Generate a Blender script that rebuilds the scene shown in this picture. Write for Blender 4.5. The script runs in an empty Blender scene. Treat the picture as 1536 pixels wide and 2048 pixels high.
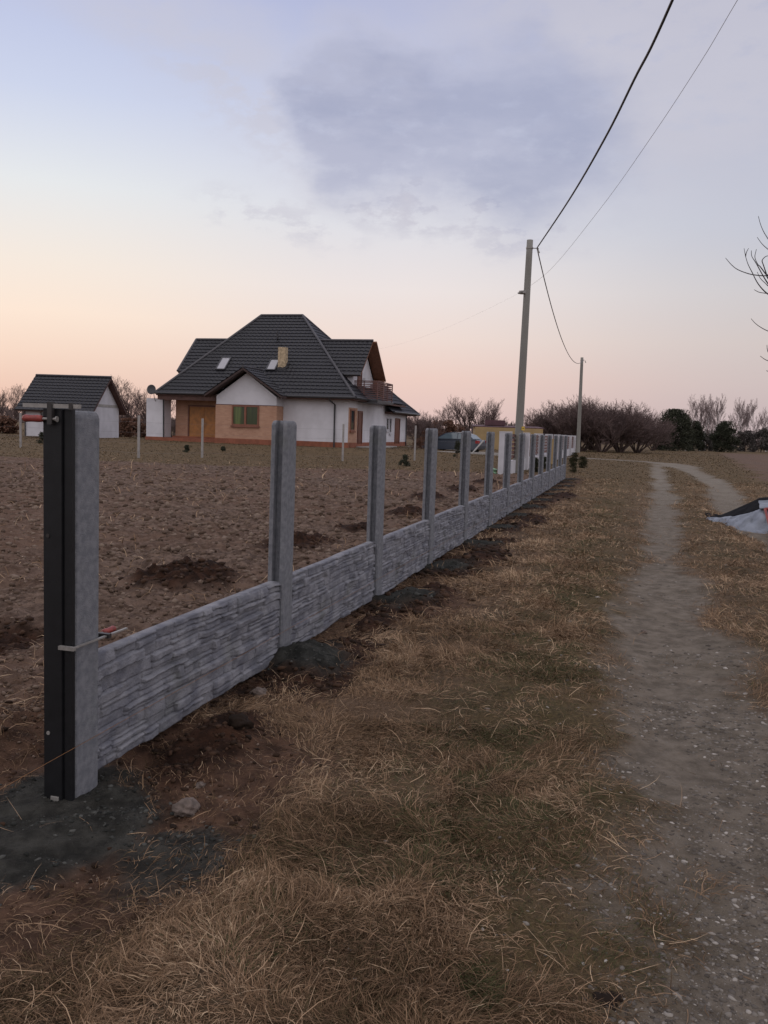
import bpy, bmesh, math, random
import numpy as np
from mathutils import Vector, Matrix
PI = math.pi
random.seed(7); RNG = np.random.default_rng(11)
scene = bpy.context.scene
C = scene.collection

# ------------------------------------------------------------------ camera
FPX, PITCH, ROLL, EYE = 1726.1, 0.0942, 0.0345, 1.42
cam = bpy.data.cameras.new('camera'); co = bpy.data.objects.new('camera', cam); C.objects.link(co)
cam.sensor_fit = 'VERTICAL'; cam.sensor_height = 24; cam.lens = 24*FPX/2048
cam.clip_start = 0.05; cam.clip_end = 5000
co.matrix_world = Matrix.Translation((0, 0, EYE)) @ Matrix.Rotation(PI/2-PITCH, 4, 'X') @ Matrix.Rotation(ROLL, 4, 'Z')
scene.camera = co

def ray(px, py):
    a, b = px-768, py-1024; c, s = math.cos(ROLL), math.sin(ROLL)
    X = (c*a+s*b)/FPX; u = -(-s*a+c*b)/FPX
    return Vector((X, math.cos(PITCH)+u*math.sin(PITCH), -math.sin(PITCH)+u*math.cos(PITCH)))
def on_plane(px, py, P0, n):
    R = ray(px, py); O = Vector((0, 0, EYE)); n = Vector(n)
    return O + R*((Vector(P0)-O).dot(n)/R.dot(n))
def at(px, py, y): return on_plane(px, py, (0, y, 0), (0, 1, 0))
def gnd(px, py, z=0.0): return on_plane(px, py, (0, 0, z), (0, 0, 1))

# ------------------------------------------------------------------ colours / materials
def lin(r, g, b):
    f = lambda c: (c/255/12.92) if c/255 <= .04045 else ((c/255+.055)/1.055)**2.4
    return (f(r), f(g), f(b), 1)
class NT:
    def __init__(s, nt): s.t = nt; s.n = nt.nodes; s.l = nt.links
    def node(s, ty, **kw):
        n = s.n.new(ty)
        for k, v in kw.items(): setattr(n, k, v)
        return n
    def setin(s, n, i, v):
        if v is None: return
        if hasattr(v, 'is_output') or isinstance(v, bpy.types.NodeSocket): s.l.new(v, n.inputs[i])
        else: n.inputs[i].default_value = v
    def math(s, op, a, b=None, c=None, clamp=False):
        n = s.node('ShaderNodeMath', operation=op, use_clamp=clamp)
        s.setin(n, 0, a)
        if b is not None: s.setin(n, 1, b)
        if c is not None: s.setin(n, 2, c)
        return n.outputs[0]
    def noise(s, vec, scale, detail=4, rough=.55, dist=0):
        n = s.node('ShaderNodeTexNoise'); s.setin(n, 'Vector', vec)
        n.inputs['Scale'].default_value = scale; n.inputs['Detail'].default_value = detail
        n.inputs['Roughness'].default_value = rough; n.inputs['Distortion'].default_value = dist
        return n.outputs['Fac']
    def mapr(s, v, a, b, c=0., d=1., smooth=True):
        n = s.node('ShaderNodeMapRange'); n.interpolation_type = 'SMOOTHSTEP' if smooth else 'LINEAR'
        s.setin(n, 0, v)
        for i, q in enumerate((a, b, c, d)): n.inputs[i+1].default_value = q
        return n.outputs[0]
    def mix(s, f, a, b, mode='MIX'):
        n = s.node('ShaderNodeMix', data_type='RGBA', blend_type=mode)
        s.setin(n, 0, f); s.setin(n, 6, a); s.setin(n, 7, b)
        return n.outputs[2]
    def ramp(s, f, stops, interp='LINEAR'):
        n = s.node('ShaderNodeValToRGB'); s.setin(n, 0, f); r = n.color_ramp; r.interpolation = interp
        while len(r.elements) > 1: r.elements.remove(r.elements[-1])
        r.elements[0].position = stops[0][0]; r.elements[0].color = stops[0][1]
        for p, c in stops[1:]:
            e = r.elements.new(p); e.color = c
        return n.outputs[0]
    def vmath(s, op, a, b):
        n = s.node('ShaderNodeVectorMath', operation=op); s.setin(n, 0, a); s.setin(n, 1, b); return n.outputs[0]
def c4(c, k=1.0): return (c[0]*k, c[1]*k, c[2]*k, 1)
def mk(name, col, rough=.8, var=.18, scale=3., bump=0., bscale=30., metal=0., detail=5, spec=None, tint=None, streak=False, pits=0.):
    m = bpy.data.materials.new(name); m.use_nodes = True; N = NT(m.node_tree); N.n.clear()
    out = N.node('ShaderNodeOutputMaterial'); b = N.node('ShaderNodeBsdfPrincipled'); N.l.new(b.outputs[0], out.inputs[0])
    tc = N.node('ShaderNodeTexCoord').outputs['Object']
    vec = tc
    if streak:
        vec = N.vmath('MULTIPLY', tc, (1., 1., .12))
    f = N.noise(vec, scale, detail)
    colr = N.mix(N.mapr(f, .32, .68), c4(col, 1-var), c4(tint if tint else col, 1+var))
    if pits: colr = N.mix(N.mapr(N.noise(tc, 95, 2, .5), .30, .26, 0, pits), colr, c4(col, .3)); colr = N.mix(N.mapr(N.noise(tc, 2.6, 6, .65), .52, .72, 0, .5), colr, c4((col[0]*.95, col[1]*.95, col[2]*.74)))
    N.l.new(colr, b.inputs['Base Color'])
    b.inputs['Roughness'].default_value = rough; b.inputs['Metallic'].default_value = metal
    if spec is not None: b.inputs['Specular IOR Level'].default_value = spec
    if bump:
        bn = N.node('ShaderNodeBump'); bn.inputs['Strength'].default_value = bump; bn.inputs['Distance'].default_value = .01
        N.l.new(N.noise(tc, bscale, 6, .6), bn.inputs['Height']); N.l.new(bn.outputs[0], b.inputs['Normal'])
    return m

def bush_mat(name, lo, hi, attr=None, rough=.9, transl=0.):
    """per-face tint attribute drives the colour"""
    m = bpy.data.materials.new(name); m.use_nodes = True; N = NT(m.node_tree); N.n.clear()
    out = N.node('ShaderNodeOutputMaterial'); b = N.node('ShaderNodeBsdfPrincipled'); N.l.new(b.outputs[0], out.inputs[0])
    at_ = N.node('ShaderNodeAttribute', attribute_name='tint')
    N.l.new(N.ramp(at_.outputs['Fac'], lo if hi is None else [(0, c4(lo)), (1, c4(hi))]), b.inputs['Base Color'])
    b.inputs['Roughness'].default_value = rough; b.inputs['Specular IOR Level'].default_value = .2
    return m

M = {}
M['concrete'] = mk('cast_concrete', (.150, .159, .184), .85, .13, 30., .5, 160., tint=(.176, .181, .200), pits=.8)
M['panel'] = mk('panel_concrete', (.160, .166, .202), .9, .20, 9., .7, 120., tint=(.205, .208, .232), pits=.5)
M['channel'] = mk('anthracite_channel', (.009, .0095, .0115), .5, .15, 20., .1, 200., spec=.3)
M['steel'] = mk('zinc_steel', (.26, .25, .24), .45, .15, 40., 0, metal=.2)
M['blackmetal'] = mk('black_metal', (.025, .022, .022), .5, .2, 40.)
M['redplastic'] = mk('red_plastic', (.22, .035, .028), .5, .3, 60.)
M['white'] = mk('white_render', (.59, .59, .64), .9, .07, 1.2, .2, 40.)
M['whitepaint'] = mk('white_paint', (.50, .50, .54), .8, .08, 2., .1, 40.)
M['rust'] = mk('rust_plinth', (.24, .085, .05), .85, .15, 3.)
M['brown'] = mk('brown_wood_trim', (.085, .042, .035), .7, .25, 6.)
M['darktrim'] = mk('dark_rake_board', (.045, .027, .026), .7, .2, 6.)
M['soffit'] = mk('soffit_wood', (.19, .085, .048), .7, .2, 6.)
M['doorwood'] = mk('orange_wood_door', (.34, .155, .05), .55, .16, 4., tint=(.36, .15, .04))
M['darkdoor'] = mk('dark_brown_door', (.13, .045, .028), .5, .15, 5.)
M['gutter'] = mk('dark_gutter', (.03, .03, .036), .45, .1, 5.)
M['chimney'] = mk('sandstone_chimney', (.42, .33, .22), .9, .3, 7., .5, 20.)
M['pole'] = mk('spun_concrete', (.22, .215, .20), .9, .12, 3., .3, 60., streak=True)
M['cable'] = mk('cable_black', (.018, .018, .022), .6, .1, 5.)
M['wiregrey'] = mk('wire_grey', (.16, .15, .16), .6, .1, 5.)
M['string'] = mk('orange_string', (.24, .11, .04), .8, .2, 40.)
M['yellowwall'] = mk('yellow_render', (.34, .245, .125), .9, .08, 1.)
M['maroon'] = mk('maroon_roof', (.085, .04, .05), .8, .2, 1.)
M['slat'] = mk('brown_slat', (.13, .06, .055), .6, .2, 3.)
M['bark'] = mk('bare_bark', (.085, .058, .052), .95, .25, 5.)
M['twig'] = mk('twigs', (.130, .090, .086), .95, .2, 3.)
M['twiglight'] = mk('pale_twigs', (.17, .125, .125), .95, .2, 3.)
M['birch'] = mk('birch_bark', (.42, .40, .40), .9, .35, 2., streak=True)
M['treedark'] = mk('grey_bark', (.055, .05, .055), .9, .2, 12.)
M['tarpwhite'] = mk('white_sheet', (.20, .22, .26), .6, .22, 5., .4, 12., spec=.2)
M['tarpblack'] = mk('black_sheet', (.010, .010, .012), .9, .2, 5., .4, 12., spec=.05)
M['redmetal'] = mk('red_metal', (.2, .018, .016), .45, .15, 12.)
M['carpaint'] = mk('dark_blue_car_paint', (.045, .06, .085), .22, .05, 3., spec=.7)
M['glass'] = mk('dark_glass', (.03, .04, .045), .08, .1, 2., spec=.8)
M['carglass'] = mk('car_glass', (.10, .14, .17), .06, .1, 2., spec=.9)
M['tyre'] = mk('tyre', (.015, .015, .015), .9, .1, 5.)
M['rim'] = mk('alloy_rim', (.4, .4, .42), .35, .1, 5., metal=.7)
M['plate'] = mk('yellow_plate', (.62, .42, .05), .6, .05, 5.)
M['kerb'] = mk('kerb_concrete', (.34, .33, .32), .9, .12, 3.)
M['lamp'] = mk('red_lamp', (.3, .01, .01), .25, .1, 5.)
M['greenplastic'] = mk('pale_green_plastic', (.25, .42, .28), .5, .1, 5.)
M['stone'] = mk('pale_stone', (.125, .098, .085), .95, .3, 22., .8, 60.)
M['wirepost'] = mk('weathered_post', (.30, .285, .28), .9, .15, 6.)
M['needle'] = bush_mat('needles', (.022, .026, .019), (.060, .064, .042))
M['thuja'] = bush_mat('thuja', (.026, .028, .015), (.060, .056, .030))
M['greyscrub'] = bush_mat('grey_scrub', (.05, .045, .043), (.11, .098, .092))
M['deadleaf'] = bush_mat('dead_shrub', (.09, .045, .03), (.19, .11, .08))

# brick cladding
def brick_mat():
    m = bpy.data.materials.new('orange_brick'); m.use_nodes = True; N = NT(m.node_tree); N.n.clear()
    out = N.node('ShaderNodeOutputMaterial'); b = N.node('ShaderNodeBsdfPrincipled'); N.l.new(b.outputs[0], out.inputs[0])
    tc = N.node('ShaderNodeTexCoord').outputs['Object']
    sp = N.node('ShaderNodeSeparateXYZ'); N.l.new(tc, sp.inputs[0])
    a = N.math('ADD', sp.outputs[0], sp.outputs[1]); cb = N.node('ShaderNodeCombineXYZ')
    N.l.new(a, cb.inputs[0]); N.l.new(sp.outputs[2], cb.inputs[1])
    br = N.node('ShaderNodeTexBrick'); N.l.new(cb.outputs[0], br.inputs['Vector'])
    br.inputs['Scale'].default_value = 1; br.inputs['Brick Width'].default_value = .29; br.inputs['Row Height'].default_value = .085
    br.inputs['Mortar Size'].default_value = .0055
    br.inputs['Color1'].default_value = (.34, .17, .11, 1); br.inputs['Color2'].default_value = (.50, .30, .20, 1); br.inputs['Mortar'].default_value = (.40, .32, .26, 1)
    f = N.noise(tc, 2.2, 5)
    N.l.new(N.mix(.6, br.outputs[0], N.mix(f, (.28, .14, .09, 1), (.54, .34, .245, 1))), b.inputs['Base Color'])
    b.inputs['Roughness'].default_value = .9
    return m
M['brick'] = brick_mat()
def tile_mat(name, k=1.0):
    m = bpy.data.materials.new(name); m.use_nodes = True; N = NT(m.node_tree); N.n.clear()
    out = N.node('ShaderNodeOutputMaterial'); b = N.node('ShaderNodeBsdfPrincipled'); N.l.new(b.outputs[0], out.inputs[0])
    tc = N.node('ShaderNodeTexCoord').outputs['Object']
    f = N.noise(tc, .8, 5)
    N.l.new(N.mix(f, (.009*k, .0095*k, .0135*k, 1), (.018*k, .018*k, .024*k, 1)), b.inputs['Base Color'])
    b.inputs['Roughness'].default_value = .5; b.inputs['Specular IOR Level'].default_value = .4
    return m
M['tile'] = tile_mat('metal_tile')
M['cap'] = mk('ridge_cap', (.05, .048, .056), .5, .15, 2.)

# ------------------------------------------------------------------ object helpers
def tag(o, label=None, cat=None, group=None, kind=None):
    if label: o['label'] = label
    if cat: o['category'] = cat
    if group: o['group'] = group
    if kind: o['kind'] = kind
    return o
def thing(name, label, cat, loc=(0, 0, 0), rz=0, group=None):
    o = bpy.data.objects.new(name, None); C.objects.link(o); o.empty_display_size = .3
    o.location = loc; o.rotation_euler = (0, 0, rz)
    return tag(o, label, cat, group)
def link_mesh(name, me, mats, parent=None, loc=None):
    for m in (mats if isinstance(mats, (list, tuple)) else [mats]): me.materials.append(m)
    o = bpy.data.objects.new(name, me); C.objects.link(o)
    if parent: o.parent = parent
    if loc is not None: o.location = loc
    return o
def from_bm(name, bm, mats, parent=None, loc=None, smooth=False):
    me = bpy.data.meshes.new(name)
    bmesh.ops.recalc_face_normals(bm, faces=bm.faces[:])
    bm.to_mesh(me); bm.free()
    if smooth: me.polygons.foreach_set('use_smooth', [True]*len(me.polygons))
    return link_mesh(name, me, mats, parent, loc)
def np_mesh(name, V, F, mats, parent=None, smooth=False, tint=None, loc=None):
    """V (n,3), F (m,k) with constant k"""
    V = np.asarray(V, np.float32); F = np.asarray(F, np.int32)
    me = bpy.data.meshes.new(name); k = F.shape[1]
    me.vertices.add(len(V)); me.vertices.foreach_set('co', V.ravel())
    me.loops.add(F.size); me.loops.foreach_set('vertex_index', F.ravel())
    me.polygons.add(len(F)); me.polygons.foreach_set('loop_start', np.arange(0, F.size, k, dtype=np.int32))
    me.polygons.foreach_set('loop_total', np.full(len(F), k, np.int32))
    if smooth: me.polygons.foreach_set('use_smooth', np.ones(len(F), bool))
    me.update(calc_edges=True)
    if tint is not None:
        a = me.attributes.new('tint', 'FLOAT', 'FACE'); a.data.foreach_set('value', np.asarray(tint, np.float32))
    return link_mesh(name, me, mats, parent, loc)
def box(bm, a, b, bev=0):
    """axis aligned box between two corners"""
    a = Vector(a); b = Vector(b)
    lo = Vector(map(min, a, b)); hi = Vector(map(max, a, b))
    m = Matrix.Translation((lo+hi)/2) @ Matrix.Diagonal((*(hi-lo), 1))
    r = bmesh.ops.create_cube(bm, size=1, matrix=m)
    if bev:
        es = {e for v in r['verts'] for e in v.link_edges}
        bmesh.ops.bevel(bm, geom=list(es), offset=bev, segments=2, affect='EDGES', profile=.6)
    return r
def bx(name, a, b, m, parent=None, bev=0):
    bm = bmesh.new(); box(bm, a, b, bev); return from_bm(name, bm, m, parent)
def frame_of(d):
    d = d.normalized(); u = d.cross(Vector((0, 0, 1)))
    if u.length < 1e-3: u = Vector((1, 0, 0))
    u.normalize(); return u, d.cross(u)
def tube(bm, pts, rad, n=8, cap=True):
    """swept tube through pts; rad number or list"""
    pts = [Vector(p) for p in pts]; R = rad if isinstance(rad, (list, tuple)) else [rad]*len(pts); rings = []
    for i, p in enumerate(pts):
        d = (pts[min(i+1, len(pts)-1)]-pts[max(i-1, 0)]); u, v = frame_of(d)
        rings.append([bm.verts.new(p+(u*math.cos(2*PI*k/n)+v*math.sin(2*PI*k/n))*R[i]) for k in range(n)])
    for a, b in zip(rings, rings[1:]):
        for k in range(n): bm.faces.new((a[k], a[(k+1) % n], b[(k+1) % n], b[k]))
    if cap:
        for r in (rings[0], rings[-1]):
            try: bm.faces.new(r)
            except ValueError: pass
def obox(bm, p0, p1, w, h, up=Vector((0, 0, 1))):
    """box bar from p0 to p1 with width w and height h"""
    p0 = Vector(p0); p1 = Vector(p1); d = (p1-p0).normalized(); s = d.cross(up)
    if s.length < 1e-4: s = Vector((1, 0, 0))
    s.normalize(); t = s.cross(d)
    vs = [[bm.verts.new(p+s*a*w/2+t*b*h/2) for a, b in ((-1, -1), (1, -1), (1, 1), (-1, 1))] for p in (p0, p1)]
    for k in range(4): bm.faces.new((vs[0][k], vs[0][(k+1) % 4], vs[1][(k+1) % 4], vs[1][k]))
    bm.faces.new(vs[0][::-1]); bm.faces.new(vs[1])
def prism(bm, poly, axis, a, b):
    """extrude 2-D poly (list of pairs) along axis 0/1/2 from a to b"""
    def P(q, t):
        c = list(q); c.insert(axis, t); return c
    r0 = [bm.verts.new(P(q, a)) for q in poly]; r1 = [bm.verts.new(P(q, b)) for q in poly]; n = len(poly)
    for k in range(n): bm.faces.new((r0[k], r0[(k+1) % n], r1[(k+1) % n], r1[k]))
    bm.faces.new(r0[::-1]); bm.faces.new(r1)
def copy_tree(o, parent=None):
    c = o.copy(); C.objects.link(c)
    if parent: c.parent = parent
    for ch in [x for x in bpy.data.objects if x.parent == o]: copy_tree(ch, c)
    return c

# ------------------------------------------------------------------ numpy noise
def _h(ix, iy, s):
    n = (ix*374761393 + iy*668265263 + s*1442695041) & 0xffffffff
    n = ((n ^ (n >> 13))*1274126177) & 0xffffffff
    return ((n ^ (n >> 16)) & 0xffffff)/float(0xffffff)
def vnoise(x, y, s=0):
    ix = np.floor(x).astype(np.int64); iy = np.floor(y).astype(np.int64)
    fx = x-ix; fy = y-iy; fx = fx*fx*fx*(fx*(fx*6-15)+10); fy = fy*fy*fy*(fy*(fy*6-15)+10)
    a = _h(ix, iy, s); b = _h(ix+1, iy, s); c = _h(ix, iy+1, s); d = _h(ix+1, iy+1, s)
    return (a+(b-a)*fx)*(1-fy)+(c+(d-c)*fx)*fy
def fbm(x, y, f, o=4, s=0, g=.5):
    t = 0; a = 1; tot = 0
    for i in range(o):
        t = t+a*vnoise(x*f*(1+.03*i)+17.3*i, y*f+9.1*i, s+i); tot += a; a *= g; f *= 2
    return t/tot
def sst(a, b, x):
    t = np.clip((x-a)/(b-a), 0, 1); return t*t*(3-2*t)

# ------------------------------------------------------------------ fence frame
TH = .2721; D = Vector((math.sin(TH), math.cos(TH), 0)); NF = Vector((-math.cos(TH), math.sin(TH), 0))
B0 = Vector((-1.1527, 3.2065, 0)); SP = 2.06
def fs(x, y):
    dx, dy = x-B0.x, y-B0.y
    return dx*D.x+dy*D.y, dx*NF.x+dy*NF.y
HOUSE = Vector((-2.4213, 54.0, .4671)); HA = math.radians(15)
def house_uv(x, y):
    dx, dy = x-HOUSE.x, y-HOUSE.y
    return -math.cos(HA)*dx+math.sin(HA)*dy, math.sin(HA)*dx+math.cos(HA)*dy
# dark fresh soil beside the fence: (x, y, radius along D, radius across, height)
HEAPS = [(-1.76, 7.6, .55, .42, .10), (-2.55, 5.3, .55, .40, -.10), (-1.05, 10.3, .75, .4, .09), (-.3, 12.2, .5, .35, .07),
         (.45, 14.6, .7, .35, .08), (.9, 17.8, .8, .35, .09), (1.9, 21, .8, .35, .08), (2.9, 24.5, .9, .4, .08), (-3.3, 4.2, .5, .4, .05),
         (-.74, 3.72, .42, .17, .035), (-.45, 5.15, .45, .20, .05), (-.05, 6.2, .3, .15, .04), (.36, 7.3, .55, .24, .05), (1.2, 9.95, .7, .24, .05), (2.5, 14.3, .8, .26, .05), (4.3, 20.6, 1., .3, .05)]
def zones(x, y):
    s, n = fs(x, y)
    w1 = fbm(x, y, .7, 4, 3)-.5; w2 = fbm(x, y, 3., 4, 31)-.5
    Z = {}
    yb = 30.6+.8*np.sin(x*.25)+1.2*w1
    nearb = .45+.5*w1
    Z['field'] = sst(nearb-.15, nearb+.3, n)*(1-sst(yb-.5, yb+.5, y))*sst(-70, -60, x)
    # ruts
    rutc = np.interp(s, [-6, -1, .7, 3.3, 6.7, 9.5, 15.2, 22.8, 35.1, 48.6], [-2.6, -2.5, -2.42, -2.33, -2.41, -2.51, -2.73, -3.01, -3.28, -3.6])
    hw = .27+.20*np.exp(-np.clip(s+1., 0, 99)/2.6)
    d1 = np.abs(n-rutc)
    r1 = (1-sst(hw*.45, hw*1.6, d1+w1*.42+w2*.34))*(1-sst(50, 52, s))
    rc2 = np.interp(s, [-6, 10, 14.3, 17, 27.8, 37.2, 46.6, 50, 52.5, 54.2], [-4.1, -4.05, -4.04, -4.17, -4.98, -5.02, -4.9, -4.7, -4.3, -3.8])
    d2 = np.abs(n-rc2); hw2 = .16+.26*sst(10, 22, s)+.5*sst(40, 50, s)
    r2 = (1-sst(hw2*.6, hw2*1.5, d2+w1*.3+w2*.2))*(.75+.25*sst(9, 13, s))*(1-sst(53.5, 55, s))
    # crossing lane far away, bending into the right rut
    cc = np.interp(n, [-5.5, -4.3, -3.0, -.2, 1.1, 9, 30], [50, 53.0, 55.4, 57.4, 57.9, 60, 66])
    cr = (1-sst(.9, 1.6, np.abs(s-cc+w1)))*sst(-5.2, -4.4, n)*(1-sst(24, 28, n))
    Z['gravel'] = np.clip(np.maximum(np.maximum(r1, r2), cr), 0, 1)
    Z['gravel'] = np.clip(Z['gravel']+(Z['gravel']*(1-Z['gravel'])*4)*(fbm(x, y, 7, 3, 33)-.5)*1.3, 0, 1)
    Z['rut'] = np.maximum((1-sst(.1, .55, d1)), 1-sst(.1, .5, d2))*(1-sst(50, 52, s))
    # right-hand ploughed field
    ex = 11.2+(y-25)*.365
    Z['field2'] = sst(.1, .7, (x-ex)+w1*1.5)*sst(8, 10, y)*(1-sst(108, 112, y))
    # soil strip by the fence
    kk_ = np.round((s-.08)/SP); dp = np.abs(s-.08-kk_*SP); pn = 1-sst(.45, .95, dp+w1*.9)
    strip = (.25+.75*pn)*(1-sst(.38, .66, -n+w1*.6+w2*.4))*(1-sst(.1, .6, n*.6+w1*.3))*sst(-3.5, -2.5, s)*(1-sst(27.5, 29.5, s))
    strip2 = (1-sst(.5, 1.1, n+w1))*sst(-.6, -.2, n)*(1-sst(28, 30, s))*sst(-3.5, -2.5, s)
    big = 1-sst(.66, .92, np.hypot((s+.30)/1.75, (n-.05)/1.14)+w1*.5+w2*.15)   # bare patch round the first post
    Z['soil'] = np.clip(np.maximum(np.maximum(strip, strip2*.55), big), 0, 1)
    dark = np.zeros_like(x); hh = np.zeros_like(x)
    for hx, hy, ra, rb, h in HEAPS:
        hs, hn = fs(hx, hy)
        q = np.hypot((s-hs)/ra, (n-hn)/rb)+w2*.5
        k = 1-sst(.35, 1.25, q); dark = np.maximum(dark, 1-sst(.7, 1.3, q)); hh = hh+h*k
    # road-side dark spoil just below the panels
    rs = (1-sst(.18, .40, np.abs(n+.24+.3*w1)+w2*.25))*sst(.1, .5, s)*(1-sst(27, 28.5, s))*np.clip(pn*1.2, 0, 1)*sst(.32, .48, fbm(s, n*.5, .9, 3, 77)+.08)
    dark = np.maximum(dark, rs*.95)
    Z['dark'] = np.clip(dark, 0, 1); Z['heap'] = hh
    # cement slurry at post feet
    k = np.round(s/SP); ds = s-.07-k*SP
    cem = (1-sst(.16, .42, np.hypot(ds/1.1, (n+.16)/.95)+w2*.35))*(k >= 1)*(k <= 13)
    c0 = (1-sst(.50, .72, np.hypot((s+.25)/.85, (n+.02)/.66)+w2*.55+w1*.3))
    c1 = (1-sst(.20, .32, np.hypot((s+.32)*1.0, (n+.60)/.9)+w2*.3))*.95
    Z['cement'] = np.clip(np.maximum(np.maximum(cem, c0), c1), 0, 1)
    # green moss / live grass beside the ruts
    g = np.exp(-((n+1.62)/.55)**2)*1.05+.35*(1-sst(2.6, 4.2, y))*sst(-.7, -1.1, n)+np.exp(-((n+3.25)/.6)**2)*.6+.25*np.exp(-((n+5.3)/.8)**2)
    far = sst(33, 38, y)*.35
    Z['green'] = np.clip(np.maximum(g, far)*(.35+1.5*(fbm(x, y, 1.1, 4, 55)-.22)), 0, 1)
    Z['meadow'] = sst(8, 34, y+4*w1)*.9
    Z['w1'] = w1; Z['w2'] = w2; Z['s'] = s; Z['n'] = n
    return Z
def height(x, y, Z=None):
    if Z is None: Z = zones(x, y)
    u, v = house_uv(x, y)
    du = np.maximum(np.maximum(-1.5-u, u-15), 0); dv = np.maximum(np.maximum(-2.5-v, v-18), 0)
    h = .26*(1-sst(0, 9, np.hypot(du, dv)))
    f = np.maximum(Z['field'], Z['field2'])
    r = 1-np.abs(2*fbm(x, y, 2.3, 3, 101, .6)-1)
    h = h+f*(.062*(r-.6)+.07*(fbm(x, y, 6.5, 3, 120, .6)-.5)+.045*(fbm(x, y, 16, 2, 130)-.5)+.09*(fbm(x*.5, y*2.0, .5, 3, 9)-.5)+.03*(1-np.abs(2*fbm(x, y, 4.6, 2, 133)-1)))
    h = h+Z['heap']+np.abs(Z['heap'])*(fbm(x, y, 9, 3, 140)-.5)*1.1
    h = h+Z['dark']*.04*(fbm(x, y, 10, 3, 141)-.35)
    h = h+Z['soil']*(.05*(fbm(x, y, 5, 4, 150)-.5)+.022*(fbm(x, y, 18, 2, 160)-.5))
    tr = np.exp(-((Z['n']+.02)/.14)**2)*sst(0, .2, Z['s'])*(1-sst(27, 28, Z['s']))
    h = h-tr*.035*(1-Z['cement'])+Z['cement']*(.014+.035*(fbm(x, y, 6, 4, 170)-.5)+.022*(fbm(x, y, 22, 3, 171)-.5))
    vg = (1-np.clip(f+Z['gravel']+Z['soil']+Z['dark'], 0, 1))*(1-sst(20, 40, y))
    h = h+vg*(.055*(fbm(x, y, 3.2, 3, 260, .55)-.5)+.03*(fbm(x, y, 9, 2, 270)-.5))
    h = h-.045*(1-sst(.5, 1.1, np.hypot((Z['s']+.35)/1.1, (Z['n']+.05)/.8)))
    h = h-Z['rut']*.035+.03*(fbm(x, y, .6, 3, 180)-.5)*(1-f)+.012*(fbm(x, y, 6, 3, 190)-.5)
    h = h-Z['gravel']*.008+Z['gravel']*.004*(fbm(x, y, 22, 2, 195)-.5)
    return h

# ------------------------------------------------------------------ ground sheet
def axis(lo, hi, a, k, far=.04):
    out = [0.]
    while out[-1] < hi:
        v = out[-1]; out.append(v+max(a, v*(k if v < 22 else far)))
    neg = [0.]
    while neg[-1] > lo:
        v = -neg[-1]; neg.append(neg[-1]-max(a, v*(k if v < 22 else far)))
    return np.array(sorted(set(neg[1:]+out)))
xs = axis(-1500, 1500, .022, .0115)
ys = [-6., -4, -2.5, -1, 0, .6, 1.0, 1.3]
while ys[-1] < 3000:
    v = ys[-1]; ys.append(v+(v*.0058 if v < 36 else v*.03))
ys = np.array([-1500, -600, -200, -80, -30, -12]+ys)
GX, GY = np.meshgrid(xs, ys); nx, ny = len(xs), len(ys)
Z = zones(GX, GY); GZ = height(GX, GY, Z)
GV = np.c_[GX.ravel(), GY.ravel(), GZ.ravel()]
i = np.arange(nx*ny).reshape(ny, nx)
GF = np.stack([i[:-1, :-1], i[:-1, 1:], i[1:, 1:], i[1:, :-1]], -1).reshape(-1, 4)

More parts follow.
